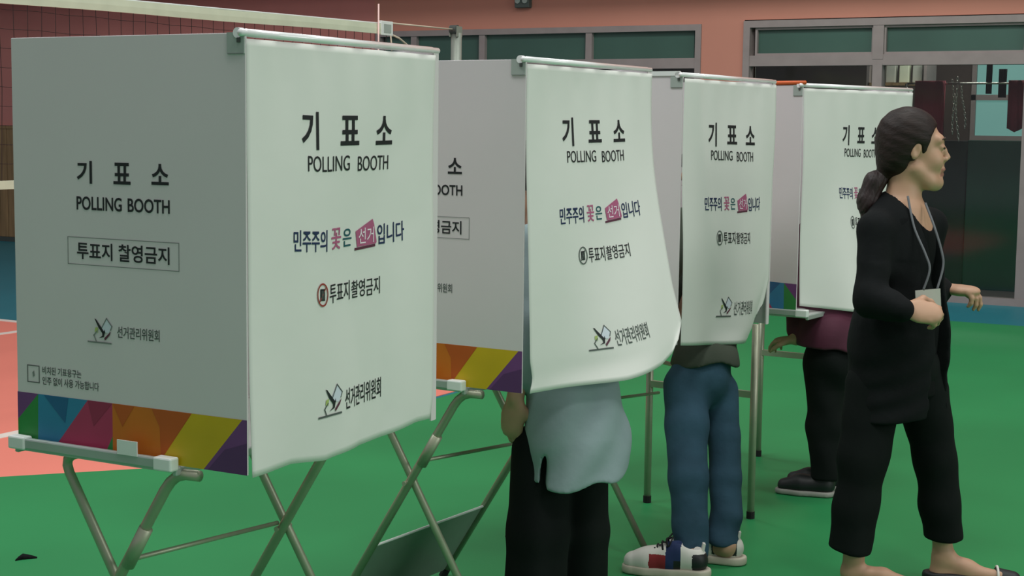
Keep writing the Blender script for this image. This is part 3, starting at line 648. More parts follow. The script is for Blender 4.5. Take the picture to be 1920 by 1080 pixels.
# ------------------------------------------------------------------ bodies and clothes: smooth solid modelling on a grid
class Field:
    def __init__(s, lo, hi, h):
        s.lo = np.array(lo, float); s.h = h; s.n = np.ceil((np.array(hi)-s.lo)/h).astype(int)+1
        s.d = np.full(s.n, 1.0, np.float32); s.ax = [s.lo[i]+h*np.arange(s.n[i]) for i in range(3)]
    def sub(s, lo, hi, pad):
        a = np.clip(np.floor((np.array(lo)-pad-s.lo)/s.h).astype(int), 0, s.n); b = np.clip(np.ceil((np.array(hi)+pad-s.lo)/s.h).astype(int)+1, 0, s.n)
        sl = tuple(slice(a[i], b[i]) for i in range(3))
        return sl, np.meshgrid(*[s.ax[i][sl[i]] for i in range(3)], indexing='ij')
    def mix(s, sl, e, k, op):
        d = s.d[sl]; e = e.astype(np.float32)
        if d.size == 0: return
        if op == 'u':
            h = np.clip(0.5+0.5*(d-e)/k, 0, 1); s.d[sl] = d*(1-h)+e*h-k*h*(1-h)
        else:
            e = -e; h = np.clip(0.5-0.5*(d-e)/k, 0, 1); s.d[sl] = d*(1-h)+e*h+k*h*(1-h)
    def limb(s, pts, rad, k=0.02, flat=None, op='u'):
        P = [np.array(p, float) for p in pts]; R = list(rad) if hasattr(rad, '__len__') else [rad]*len(P)
        if flat: n = np.array(flat[0], float); n /= np.linalg.norm(n); q = 1/flat[1]-1; T = lambda p: p+q*np.dot(p, n)*n
        mx = max(R)*(max(1, flat[1]) if flat else 1)
        for i in range(len(P)-1):
            a, b = P[i], P[i+1]
            sl, (X, Y, Z) = s.sub(np.minimum(a, b)-mx, np.maximum(a, b)+mx, k+3*s.h)
            if X.size == 0: continue
            if flat:
                dn = q*(X*n[0]+Y*n[1]+Z*n[2]); X, Y, Z = X+dn*n[0], Y+dn*n[1], Z+dn*n[2]; a, b = T(a), T(b)
            d = b-a; L2 = d@d+1e-9
            t = np.clip(((X-a[0])*d[0]+(Y-a[1])*d[1]+(Z-a[2])*d[2])/L2, 0, 1)
            e = np.sqrt((X-a[0]-t*d[0])**2+(Y-a[1]-t*d[1])**2+(Z-a[2]-t*d[2])**2)-(R[i]+(R[i+1]-R[i])*t)
            if flat: e = e*min(1, flat[1])
            s.mix(sl, e, k, op)
    def ell(s, c, r, axes=None, k=0.02, op='u'):
        c = np.array(c, float); r = np.array(r, float); m = r.max()
        sl, (X, Y, Z) = s.sub(c-m, c+m, k+3*s.h)
        if X.size == 0: return
        A = np.eye(3) if axes is None else np.array(axes, float)
        x, y, z = X-c[0], Y-c[1], Z-c[2]
        l = [(x*A[i][0]+y*A[i][1]+z*A[i][2]) for i in range(3)]
        k0 = np.sqrt(sum((l[i]/r[i])**2 for i in range(3))); k1 = np.sqrt(sum((l[i]/r[i]**2)**2 for i in range(3)))+1e-6
        s.mix(sl, k0*(k0-1)/k1, k, op)
    def cut(s, fn, k=0.002):
        X, Y, Z = np.meshgrid(*s.ax, indexing='ij', sparse=True)
        e = np.broadcast_to(fn(X, Y, Z), s.d.shape).astype(np.float32)      # keeps where fn < 0
        h = np.clip(0.5-0.5*(s.d-e)/k, 0, 1); s.d = s.d*(1-h)+e*h+k*h*(1-h)
    def ripple(s, fn):
        X, Y, Z = np.meshgrid(*s.ax, indexing='ij', sparse=True); s.d = (s.d+fn(X, Y, Z)).astype(np.float32)
    def mesh(s, smooth=2):
        d = s.d; d[0], d[-1], d[:, 0], d[:, -1], d[:, :, 0], d[:, :, -1] = 1, 1, 1, 1, 1, 1
        sg = d < 0; n = s.n; c = np.zeros(n-1, np.int8)
        cor = [(i, j, k) for i in (0, 1) for j in (0, 1) for k in (0, 1)]
        V = lambda a, o: a[o[0]:n[0]-1+o[0], o[1]:n[1]-1+o[1], o[2]:n[2]-1+o[2]]
        for o in cor: c += V(sg, o)
        act = (c > 0) & (c < 8); idx = -np.ones(n-1, np.int64); N = int(act.sum()); idx[act] = np.arange(N)
        I = np.argwhere(act); val = {o: d[I[:, 0]+o[0], I[:, 1]+o[1], I[:, 2]+o[2]] for o in cor}
        acc = np.zeros((N, 3)); cnt = np.zeros(N)
        for o in cor:
            for ax in range(3):
                if o[ax]: continue
                p = list(o); p[ax] = 1; p = tuple(p); a, b = val[o], val[p]; m = (a < 0) != (b < 0)
                t = np.where(m, a/(a-b+1e-12), 0); q = np.tile(np.array(o, float), (N, 1)); q[:, ax] = t
                acc += q*m[:, None]; cnt += m
        P = s.lo+s.h*(I+acc/cnt[:, None]); faces = []
        for ax in range(3):
            o = [0, 0, 0]; o[ax] = 1; a = sg[:n[0]-o[0], :n[1]-o[1], :n[2]-o[2]]; b = sg[o[0]:, o[1]:, o[2]:]
            E = np.argwhere(a != b); e1, e2 = [(1, 2), (2, 0), (0, 1)][ax]
            E = E[(E[:, e1] > 0) & (E[:, e2] > 0) & (E[:, e1] < n[e1]-1) & (E[:, e2] < n[e2]-1)]
            ins = a[E[:, 0], E[:, 1], E[:, 2]]; g = []
            for (u, v) in ((1, 1), (0, 1), (0, 0), (1, 0)):
                F_ = E.copy(); F_[:, e1] -= u; F_[:, e2] -= v; g.append(idx[F_[:, 0], F_[:, 1], F_[:, 2]])
            Q = np.stack(g, 1); Q[~ins] = Q[~ins][:, ::-1]; faces.append(Q)
        Fq = np.concatenate(faces)
        for _ in range(smooth):
            S_ = np.zeros_like(P); C_ = np.zeros(len(P))
            for k in range(4):
                a, b = Fq[:, k], Fq[:, (k+1) % 4]; np.add.at(S_, a, P[b]); np.add.at(C_, a, 1); np.add.at(S_, b, P[a]); np.add.at(C_, b, 1)
            P = 0.5*P+0.5*S_/np.maximum(C_, 1)[:, None]
        return P, Fq
    def build(s, name, mats, parent, pick=None, smooth=2):
        P, Fq = s.mesh(smooth)
        me = bpy.data.meshes.new(name); me.vertices.add(len(P)); me.vertices.foreach_set('co', P.astype(np.float32).ravel())
        me.loops.add(len(Fq)*4); me.loops.foreach_set('vertex_index', Fq.astype(np.int32).ravel())
        me.polygons.add(len(Fq)); me.polygons.foreach_set('loop_start', (np.arange(len(Fq))*4).astype(np.int32))
        for m in ([mats] if isinstance(mats, str) else mats): me.materials.append(MT[m])
        if pick is not None: me.polygons.foreach_set('material_index', pick(P[Fq].mean(1)).astype(np.int32))
        me.polygons.foreach_set('use_smooth', [True]*len(Fq)); me.update(); me.validate()
        o = bpy.data.objects.new(name, me); COL.objects.link(o); o.parent = parent; return o
def V3(*a): return np.array(a, float)
def unit(a): a = np.array(a, float); return a/np.linalg.norm(a)

def head_axes(fwd, up=(0, 0, 1)):
    f = unit(fwd); l = unit(np.cross(up, f)); u = np.cross(f, l); return np.array([f, l, u])
def add_head(F, c, A, female=True):
    # c: point between the ears; A rows: forward, left, up
    T = lambda x, y, z: c+A[0]*x+A[1]*y+A[2]*z
    F.ell(T(-.014, 0, .046), (.098, .073, .088), A, .02)
    F.ell(T(.040, 0, -.025), (.062, .058, .088), A, .03)
    F.limb([T(.0, .052, -.055), T(.055, .034, -.098), T(.083, .008, -.103)], [.017, .018, .018], .03)
    F.limb([T(.0, -.052, -.055), T(.055, -.034, -.098), T(.083, -.008, -.103)], [.017, .018, .018], .03)
    F.ell(T(.088, 0, -.098), (.018, .020, .016), A, .02)
    for s in (1, -1):
        F.ell(T(.066, s*.036, -.028), (.026, .024, .028), A, .025)
        F.limb([T(.090, s*.012, .043), T(.074, s*.048, .040)], .010, .025)
        F.ell(T(.106, s*.032, .016), (.017, .019, .013), A, .012, 'd')
        F.ell(T(.083, s*.032, .016), (.0155, .0175, .0125), A, .004)
        F.limb([T(.092, s*.018, .020), T(.0965, s*.032, .0235), T(.086, s*.047, .019)], .0028, .006)
    F.limb([T(.094, 0, .032), T(.106, 0, .008), T(.121, 0, -.015)], [.008, .008, .0100], .014)
    for s in (1, -1): F.ell(T(.111, s*.011, -.022), (.010, .008, .008), A, .006)
    F.limb([T(.105, 0, -.034), T(.103, 0, -.05)], [.007, .008], .012)
    F.limb([T(.092, .021, -.061), T(.1065, .006, -.056), T(.1065, -.006, -.056), T(.092, -.021, -.061)], [.004, .007, .007, .004], .006)
    F.limb([T(.092, .018, -.067), T(.104, 0, -.073), T(.092, -.018, -.067)], [.004, .0078, .004], .006)
    F.limb([T(.108, .012, -.0645), T(.112, 0, -.0645), T(.108, -.012, -.0645)], .0016, .003, None, 'd')
    for s in (1, -1):
        e = T(-.006, s*.073, .004)
        F.ell(e, (.017, .0075, .031), np.array([unit(A[0]*.95+A[1]*s*-.25-A[2]*.2), unit(A[1]*.97*s+A[0]*.2), A[2]]), .006)
        F.ell(e+A[1]*s*.008+A[0]*.002, (.009, .006, .019), A, .004, 'd')
def face_pick(c, A):
    def pick(C):
        L = (C-c)@A.T; r = np.zeros(len(C), int)
        r[(L[:, 0] > .088) & (np.abs(L[:, 1]) < .022) & (L[:, 2] < -.052) & (L[:, 2] > -.080) & (L[:, 0] > .0965-.10*np.abs(L[:, 1]))] = 1
        return r
    return pick
def add_eyes(parent, c, A, brow='brow', eye='eye'):
    for s in (1, -1):
        f = Field(c+A[0]*.088+A[1]*s*.032-.03, c+A[0]*.088+A[1]*s*.032+.045, .0016)
        f.limb([c+A[0]*.0955+A[1]*s*.023+A[2]*.0135, c+A[0]*.0978+A[1]*s*.033+A[2]*.0145, c+A[0]*.0930+A[1]*s*.0445+A[2]*.0145], [.0022, .0042, .0024], .003)
        f.build('eye', eye, parent, None, 1)
        f = Field(c+A[0]*.088+A[1]*s*.034+A[2]*.045-.035, c+A[0]*.088+A[1]*s*.034+A[2]*.045+.035, .0016)
        f.limb([c+A[0]*.1015+A[1]*s*.014+A[2]*.040, c+A[0]*.0985+A[1]*s*.032+A[2]*.047, c+A[0]*.084+A[1]*s*.050+A[2]*.042], [.0036, .0032, .002], .003)
        f.build('eyebrow', brow, parent, None, 1)
def add_hand(F, wrist, d, n, thumb, curl=(.5, .7, .5), sc=1.0, spread=.06, tcurl=.5):
    # d: along the hand, n: out of the back of the hand, thumb: +1/-1 side along d x n
    d = unit(d); n = unit(np.array(n)-np.dot(n, d)*d); s = np.cross(d, n)*thumb
    w = np.array(wrist, float)
    F.limb([w, w+d*.045*sc, w+d*.080*sc], [.023*sc, .034*sc, .036*sc], .012, (n, .48))
    F.limb([w+d*.02*sc+s*.018*sc, w+d*.045*sc+s*.030*sc-n*.006*sc], [.014*sc, .013*sc], .012)
    L = [.070, .078, .072, .058]; off = [.027, .009, -.010, -.027]
    for i in range(4):
        p = w+d*(.086-.006*abs(i-1.2))*sc+s*off[i]*sc; dd = unit(d+s*(1.5-i)*spread); pts = [p-dd*.02*sc, p]; ang = 0
        cw = 1+.10*(i-1.5)
        for j, fr in enumerate((.44, .31, .25)):
            ang += curl[j]*cw; q = dd*math.cos(ang)-n*math.sin(ang); pts.append(pts[-1]+q*L[i]*fr*sc)
        F.limb(pts, [.0095*sc, .0098*sc, .0088*sc, .0080*sc, .0064*sc], .0045)
    t0 = w+d*.030*sc+s*.032*sc-n*.006*sc; t1 = t0+(d*.62+s*.62-n*.25)*.040*sc; t2 = t1+(d*.90+s*.1-n*tcurl)*.030*sc; t3 = t2+(d*.85-s*.25-n*tcurl)*.022*sc
    F.limb([t0, t1, t2, t3], [.0125*sc, .0112*sc, .0100*sc, .0070*sc], .006)

def person(base, label):
    o = thing('person', label, 'person', tuple(base), HEAD); D0 = float(np.dot(base, FW0)); b = np.array(base)
    def pp(px, py, y=0.0):
        r = ray(px, py); P = CAM+r*((D0+y)/np.dot(r, FW0)); q = P-b
        return V3(np.dot(q, RI0), np.dot(q, FW0), P[2])
    return o, pp

# ---------------- the woman walking in front of the booths
base = on_floor(1690, 1092, 0.007)
wm, pp = person(base, 'woman in black cardigan and cropped trousers walking right past the booths')
fd = unit((.80, -.60, 0)); lt = V3(-fd[1], fd[0], 0)                 # forward and her left
TA = np.array([fd, lt, (0, 0, 1)])
hc = pp(1709, 288, 0.0); HA = head_axes((1, .03, -.02))
nb = pp(1692, 392); nt = pp(1700, 340)
shR = pp(1642, 436, -.120); shL = pp(1742, 428, .125)
elR = pp(1633, 566, -.20); wrR = pp(1697, 585, -.265)
elL = pp(1728, 548, .15); wrL = pp(1772, 546, .06)
hipT = pp(1664, 715, -.05); hipF = pp(1706, 715, .05)
knT = pp(1622, 900, -.10); anT = pp(1601, 1048, -.10)
knF = pp(1757, 900, .03); anF = pp(1768, 1040, .03)
F = Field((-.30, -.42, -.02), (.42, .36, 1.68), .0042)
add_head(F, hc, HA)
F.limb([nt+V3(-.012, 0, .03), nb+V3(.0, 0, .03), nb], [.052, .050, .062], .03)
F.ell(nb+V3(.005, 0, -.13)-fd*.005, (.100, .145, .165), TA, .04)
F.limb([shR, nb+V3(0, 0, -.035), shL], [.050, .055, .050], .04)
F.ell(pp(1696, 600), (.092, .122, .16), TA, .05); F.ell(pp(1688, 695), (.095, .130, .10), TA, .04)
F.limb([shR, elR, wrR], [.046, .037, .025], .02); F.limb([shL, elL, wrL], [.046, .037, .025], .02)
F.limb([pp(1644, 735, -.05), pp(1619, 860, -.09), pp(1605, 950, -.10), anT], [.070, .050, .044, .031], .03); F.limb([pp(1726, 745, .04), pp(1753, 860, .035), pp(1762, 950, .03), anF], [.068, .048, .042, .031], .03)
# feet
hlT = pp(1594, 1094, -.10); F.limb([anT, hlT+V3(0, 0, .03)], [.031, .030], .02); F.limb([hlT+V3(.0, 0, .035), hlT+V3(.10, -.03, .028), hlT+V3(.17, -.05, .018)], [.030, .026, .016], .02)
hlF = V3(anF[0]-.012, anF[1], .025); F.limb([anF, hlF+V3(0, 0, .012)], [.031, .030], .02)
toF = pp(1890, 1084, -.02); F.limb([V3(anF[0]+.004, anF[1], .075), V3(anF[0]*.62+toF[0]*.38, anF[1]*.62+toF[1]*.38, .046), V3(toF[0]-.035, toF[1], .020)], [.032, .029, .016], .025)
F.limb([hlF, toF+V3(-.03, 0, .0)], [.024, .02], .02)
add_hand(F, wrR, (.97, -.14, -.10), (-.05, -.80, .55), -1, (.66, .86, .55), 1.02, .07, .7)
add_hand(F, wrL, (.80, -.36, -.02), (.25, -.20, .95), -1, (.72, .74, .50), 1.0, .07, .6)
F.build('body', ['skin', 'lip'], wm, face_pick(hc, HA))
add_eyes(wm, hc, HA)
# hair drawn back into a low ponytail
T = lambda x, y, z: hc+HA[0]*x+HA[1]*y+HA[2]*z
H = Field(hc+V3(-.17, -.13, -.14), hc+V3(.16, .13, .20), .003)
H.ell(T(-.016, 0, .050), (.104, .084, .097), HA, .02)
H.ell(T(-.050, 0, -.005), (.066, .074, .082), HA, .03)
H.limb([T(-.06, 0, -.04), T(-.088, 0, -.075)], [.050, .024], .03)
zz_ = [-.12, -.08, -.045, -.032, -.030, .0, .03, .06, .09, .11, .135, .16]; xx_ = [-.050, -.034, -.026, -.020, .030, .033, .040, .050, .068, .082, .085, .085]
def hcut(X, Y, Z):
    x = (X-hc[0])*HA[0][0]+(Y-hc[1])*HA[0][1]+(Z-hc[2])*HA[0][2]; y = (X-hc[0])*HA[1][0]+(Y-hc[1])*HA[1][1]+0*Z; z = Z-hc[2]+0*X
    lim = np.interp(np.broadcast_to(z, x.shape), zz_, xx_)+.30*np.clip(.05-np.abs(y), 0, .05)*(z > .06)
    return (x-lim)*.8
H.cut(hcut, .006)
H.ell(T(.000, -.078, -.004), (.019, .03, .029), HA, .006, 'd'); H.ell(T(.000, .078, -.004), (.019, .03, .029), HA, .006, 'd')
H.ripple(lambda X, Y, Z: .0006*np.sin(170*(Z-hc[2])+70*(X-hc[0])+40*np.abs(Y-hc[1])))
hair = H.build('hair', 'hair', wm)
PT = Field(hc+V3(-.22, -.08, -.26), hc+V3(-.02, .09, -.02), .0032)
p0, p1, p2, p3 = pp(1664, 326, .0), pp(1640, 345, .0), pp(1625, 378, .0), pp(1626, 408, -.005)
PT.limb([p0, p1, p2, p3], [.023, .027, .026, .013], .03); PT.limb([p1, p2+V3(.004, -.008, -.02), p3+V3(-.010, -.008, -.010)], [.020, .020, .007], .03)
PT.ripple(lambda X, Y, Z: .0008*np.sin(220*(X-Z*.55)+120*Y)+.0008*np.sin(480*(X-Z*.5)))
PT.build('ponytail', 'hair_tail', hair)
MB().tube([p0+V3(.004, 0, .005), p0+V3(-.004, 0, -.004)], [.0240, .0240], 'black_knit', 16).build('hair_tie', hair, True)
# inner top
K = Field((-.24, -.28, .62), (.28, .28, 1.42), .0055)
K.ell(nb+V3(.005, 0, -.13)-fd*.005, (.107, .152, .172), TA, .04); K.ell(pp(1696, 600), (.100, .130, .165), TA, .05); K.limb([pp(1694, 600), pp(1688, 730)], [.125, .140], .04, (fd, .82))
K.limb([shR, nb+V3(0, 0, -.035), shL], [.052, .056, .052], .04)
nk = pp(1722, 398, -.02)
K.ell(nk+V3(.0, 0, .005), (.085, .075, .082), TA, .01, 'd'); K.cut(lambda X, Y, Z: Z-(nb[2]-.022)+0*X, .01); K.cut(lambda X, Y, Z: (pp(1690, 742)[2]-Z)+0*X, .006)
K.build('inner_top', 'black_knit', wm)
# open cardigan
K = Field((-.34, -.36, .50), (.36, .36, 1.46), .0055)
K.ell(nb+V3(.0, 0, -.14)-fd*.008, (.122, .158, .180), TA, .04)
K.limb([pp(1694, 520), pp(1686, 640), pp(1680, 790)], [.158, .186, .198], .05, (fd, .80))
K.limb([shR+V3(0, 0, .004), nb+V3(-.012, 0, -.018)-fd*.02, shL+V3(0, 0, .004)], [.054, .062, .054], .04)
K.limb([shR, elR, elR*.45+wrR*.55], [.056, .052, .048], .03); K.limb([elR*.45+wrR*.55, wrR+V3(-.012, 0, 0)], [.050, .042], .02)
K.limb([shL, elL, wrL+V3(-.014, 0, 0)], [.056, .050, .040], .03)
zh = pp(1690, 777)[2]
def front(X, Y, Z):
    x = X-nb[0]; y = Y-nb[1]; f_ = x*fd[0]+y*fd[1]; l_ = x*lt[0]+y*lt[1]; z = Z-nb[2]
    wd = np.interp(np.broadcast_to(z, np.broadcast_shapes(X.shape, Y.shape, Z.shape)), [-.80, -.42, -.12, -.03, .05], [.085, .060, .052, .062, .075])
    return np.minimum(wd-np.abs(l_-.004), f_-.015)
K.cut(front, .006)
K.ell(nb+V3(.020, -.005, .035), (.072, .066, .066), TA, .012, 'd')
K.cut(lambda X, Y, Z: zh+.012*np.sin(9*X)-Z+0*Y, .006)
K.ripple(lambda X, Y, Z: .0022*np.sin(30*X+18*np.sin(5*Z)+12*Y)*np.clip((1.15-Z)*2, 0, 1)+.0016*np.sin(60*Z+30*X)*(np.abs(Z-elR[2]) < .12)*(Y < -.1))
K.build('cardigan', 'black_cloth', wm)
# cropped wide trousers
K = Field((-.34, -.30, .08), (.30, .26, .82), .0055)
K.ell(pp(1686, 690), (.125, .165, .12), TA, .05)
K.limb([pp(1640, 730, -.05), pp(1619, 860, -.09), pp(1605, 950, -.10), pp(1594, 1030, -.10)], [.098, .079, .068, .073], .04)
K.limb([pp(1728, 740, .04), pp(1753, 860, .035), pp(1762, 950, .03), pp(1768, 1010, .03)], [.092, .068, .065, .068], .035)
hz = pp(1594, 1037, -.10)[2]; hz2 = pp(1768, 1014, .03)[2]
K.cut(lambda X, Y, Z: np.where(X < pp(1682, 900)[0], hz+.01*np.sin(14*X)-.06*(X-pp(1594, 1037)[0]), hz2+.004*np.sin(40*X))-Z+0*Y, .006)
K.ripple(lambda X, Y, Z: .0024*np.sin(46*X+10*Y+4*np.sin(7*Z))*np.clip((.75-Z)*3, 0, 1)+.0016*np.sin(38*Z+20*X))
K.build('trousers', 'black_trouser', wm)
# flat shoes
for nm, a_, b_ in (('shoe', hlT+V3(-.01, 0, -.005), hlT+V3(.20, -.06, 0)), ('shoe', hlF+V3(-.02, 0, 0), toF+V3(.035, -.0, 0))):
    a_ = V3(a_[0], a_[1], .018); b_ = V3(b_[0], b_[1], .014)
    K = Field(np.minimum(a_, b_)-.07, np.maximum(a_, b_)+.07, .0036); dr_ = unit(b_-a_)
    K.limb([a_, a_*.45+b_*.55, b_-dr_*.02], [.036, .042, .030], .015); K.limb([a_*.35+b_*.65+V3(0, 0, .012), b_-dr_*.022+V3(0, 0, .006)], [.034, .026], .015)
    K.cut(lambda X, Y, Z: .0005-Z+0*X+0*Y, .003)
    sx = a_*.28+b_*.72
    K.cut(lambda X, Y, Z: np.minimum(Z-.034, -((X-sx[0])*dr_[0]+(Y-sx[1])*dr_[1]))+0*X, .006)
    so = K.build(nm, 'shoe_black', wm)
    st = a_*.25+b_*.75; sd = np.cross(dr_, (0, 0, 1))
    MB().tube([st+sd*.040*math.cos(t)+V3(0, 0, .012+.034*max(0, math.sin(t))) for t in np.linspace(0, PI, 12)], .0045, 'shoe_white', 8).build('strap', so, True)
# lanyard and card
ly = MB()
q = [pp(1702, 372, -.075), pp(1714, 430, -.125), pp(1735, 480, -.165), pp(1743, 510, -.18), pp(1731, 548, -.185)]
r = [pp(1735, 385, -.06), pp(1752, 430, -.115), pp(1766, 478, -.14), pp(1768, 505, -.15), pp(1757, 546, -.17)]
def smooth_pts(P, n=8):
    P = [P[0]]+P+[P[-1]]; out = []
    for i in range(1, len(P)-2):
        for t in np.linspace(0, 1, n, endpoint=False):
            a, b, c, d = P[i-1], P[i], P[i+1], P[i+2]
            out.append(.5*((2*b)+(c-a)*t+(2*a-5*b+4*c-d)*t*t+(3*b-a-3*c+d)*t**3))
    return out+[P[-2]]
ly.tube(smooth_pts(q), .0042, 'lanyard', 6); ly.tube(smooth_pts(r), .0042, 'lanyard', 6)
lo = ly.build('lanyard', wm, True)
cc = [pp(1716, 549, -.195), pp(1763, 545, -.175), pp(1765, 590, -.175), pp(1718, 594, -.195)]; cn = V3(.0, .004, 0)
MB().add(cc+[c_+cn for c_ in cc], [(0,1,2,3), (7,6,5,4), (0,4,5,1), (1,5,6,2), (2,6,7,3), (3,7,4,0)], 'card').build('name_card', lo)

# ---------------- people standing inside the booths, seen from the waist down; each leans in over the table
def booth_person(base, label, F_, C, spec):
    """F_: facing (local x, y); spec: joints as local points"""
    o, pp = person(base, label); S = spec(pp)
    f = unit((F_[0], F_[1], 0)); l = V3(-f[1], f[0], 0); A3 = np.array([f, l, (0, 0, 1)])
    hip, ch, hd = S['hip'], S['chest'], S['head']; HA = head_axes((f[0], f[1], -.55))
    shl = [ch+l*s*.165+V3(0, 0, .10) for s in (1, -1)]
    pts = np.array([hip, ch, hd]+S['feet']); lo = pts.min(0)-.32; hi = pts.max(0)+.32; lo[2] = -.01; hi[2] = hd[2]+.16
    B = Field(lo, hi, .0062)
    add_head(B, hd, HA); nb = ch+V3(0, 0, .15)
    B.limb([hd-HA[0]*.03-HA[2]*.05, nb], [.052, .058], .03); B.ell(ch+V3(0, 0, -.02), (.10, .15, .19), A3, .05); B.ell(hip*.6+ch*.4, (.10, .13, .16), A3, .05); B.ell(hip, (.085, .115, .10), A3, .04)
    hands = S.get('hands'); 
    for i, s in enumerate((1, -1)):
        wr = hands[i]; el = (shl[i]+wr)*.5+V3(0, 0, -.04)+l*s*.04
        if S.get('hang') == s: el = (shl[i]+wr)*.5-f*.03
        B.limb([shl[i], el, wr], [.046, .038, .025], .02)
        if S.get('hang') == s: add_hand(B, wr, (f[0]*.12, f[1]*.12, -1), l*s, -1, (.25, .35, .25), 1.0, .02)
        else: add_hand(B, wr, (f[0], f[1], -.15), (0, 0, 1), -1*s, (.4, .6, .4), .95)
        S.setdefault('el', []).append(el)
    for lg, ft in zip(S['legs'], S['feet']):
        B.limb(lg, list(np.linspace(.060, .036, len(lg))), .02); B.limb([lg[-1], ft+V3(0, 0, .06)], [.036, .034], .02); B.limb([ft+V3(0, 0, .07), ft+V3(f[0]*.10, f[1]*.10, .035), ft+V3(f[0]*.15, f[1]*.15, .03)], [.034, .030, .02], .02)
    B.build('body', ['skin', 'lip'], o, face_pick(hd, HA)); add_eyes(o, hd, HA)
    Hf = Field(hd-.20, hd+.22, .006); T = lambda x, y, z: hd+HA[0]*x+HA[1]*y+HA[2]*z
    Hf.ell(T(-.016, 0, .052), (.108, .086, .098), HA, .02); Hf.ell(T(-.05, 0, -.02), (.064, .078, .09), HA, .03)
    if S.get('long'): Hf.limb([T(-.06, 0, -.05), T(-.07, 0, -.15)], [.06, .05], .03, (HA[0], .6))
    def hcut(X, Y, Z):
        x = (X-hd[0])*HA[0][0]+(Y-hd[1])*HA[0][1]+(Z-hd[2])*HA[0][2]; z = (X-hd[0])*HA[2][0]+(Y-hd[1])*HA[2][1]+(Z-hd[2])*HA[2][2]
        return (x-np.interp(z, [-.2, -.03, -.02, .04, .1, .15], [-.02, -.02, .03, .04, .078, .09]))*.8
    Hf.cut(hcut, .006); Hf.build('hair', S.get('haircol', 'hair_black'), o)
    return o, pp, S, f, l, A3, shl, lo, hi
def tabletop_hands(base, pp, k, u, depth=.26):
    bx, by, rz = BOOTHS[k]; out = []
    for du in (.0, .12):
        P = Matrix.Translation((bx, by, 0)) @ Matrix.Rotation(rz, 4, 'Z') @ Vector((-depth, u+du, .835)); q = np.array(P)-np.array(base)
        out.append(V3(np.dot(q, RI0), np.dot(q, FW0), .835))
    return out
def shirt(o, S, shl, ch, hip, A3, f, l, lo, hi, zhem, matn, grow, bot, name, extra=None):
    K = Field(lo, hi, .0062)
    K.ell(ch+V3(0, 0, -.02), (.10+grow, .15+grow, .20), A3, .05); K.limb([ch+V3(0, 0, -.10)]+bot[0], [.145+grow]+bot[1], .05, (f, bot[2]))
    K.limb([shl[0], ch+V3(0, 0, .13), shl[1]], [.06, .066, .06], .04)
    for i in (0, 1): K.limb([shl[i], S['el'][i], S['el'][i]*.25+S['hands'][i]*.75], [.066, .056, .044], .03)
    K.ell(ch+V3(0, 0, .20), (.06, .062, .06), A3, .01, 'd')
    K.cut(lambda X, Y, Z: np.where(np.hypot(X-S['hands'][0][0], Y-S['hands'][0][1]) < -1, -1, zhem(X, Y)-Z), .005)
    if extra: extra(K)
    K.ripple(lambda X, Y, Z: .0042*np.sin(34*X+16*Y+6*np.sin(6*Z))*np.clip((1.05-Z)*3, 0, 1)+.0015*np.sin(52*X-30*Z))
    return K.build(name, matn, o)

# second booth: long grey-blue shirt over wide black trousers
bs = FW0*4.55+RI0*((1062-960)/F_PX*4.55); bs = V3(bs[0], bs[1], .007)
def spec2(pp):
    return dict(hip=pp(1072, 800, .06), chest=pp(1042, 520, .30), head=pp(1015, 352, .34), legs=[[pp(1018, 850, -.0), pp(1008, 1000, -.04), V3(-.085, -.04, .12)], [pp(1084, 850, .07), pp(1090, 1000, .06), V3(.055, .09, .12)]],
                feet=[V3(-.055, -.03, 0), V3(.05, .08, 0)], hands=[pp(966, 752, -.02), tabletop_hands(bs, pp, 1, .30)[1]], hang=1, long=True)
o, pp2, S, f, l, A3, shl, lo, hi = booth_person(bs, 'person in long grey-blue shirt and wide black trousers under the second curtain', (-.874, .485), None, spec2)
hl = pp2(1023, 905)[2]; x1 = pp2(1023, 900)[0]; x2 = pp2(1195, 860)[0]; hr = pp2(1160, 882)[2]
def zh2(X, Y): return hl+(hr-hl)*np.clip((X-x1)/(x2-x1), 0, 1.2)**1.5+(X < x1)*.012+.004*np.sin(40*X+20*Y)
def slit(K):
    p = pp2(1021, 885, -.13); [K.limb([p+V3(0, dy, .040), p+V3(-.004, dy, -.06)], [.003, .011], .003, None, 'd') for dy in np.linspace(-.06, .09, 16)]
sh2 = shirt(o, S, shl, S['chest'], S['hip'], A3, f, l, lo, hi, zh2, 'greyblue', .012, ([pp2(1072, 700, .12), pp2(1079, 770, .04), pp2(1084, 840, .02), pp2(1087, 960, .0), pp2(1087, 1060, .0)], [.145, .152, .170, .180, .180], .80), 'shirt', slit)
K = Field(lo, hi, .0062)
K.ell(S['hip'], (.115, .15, .13), A3, .04)
K.limb([pp2(1016, 850, -.0), pp2(1008, 1000, -.04), V3(-.085, -.04, .04)], [.090, .092, .098], .03); K.limb([pp2(1086, 850, .07), pp2(1090, 1000, .06), V3(.055, .09, .04)], [.088, .082, .088], .02)
K.cut(lambda X, Y, Z: .055-Z+0*X+0*Y, .004); K.ripple(lambda X, Y, Z: .004*np.sin(58*X+20*Y)*np.clip((.75-Z)*3, 0, 1))
K.build('trousers', 'black_trouser', o)
for ft in S['feet']:
    K = Field(ft-V3(.26, .2, .02), ft+V3(.2, .26, .14), .005); K.limb([ft+V3(0, 0, .03), ft+f*.15+V3(0, 0, .025)], [.042, .036], .02); K.limb([ft+V3(0, 0, .05), ft+V3(0, 0, .075)], .038, .02)
    K.cut(lambda X, Y, Z: .001-Z+0*X+0*Y, .003); K.build('shoe', 'shoe_black', o)

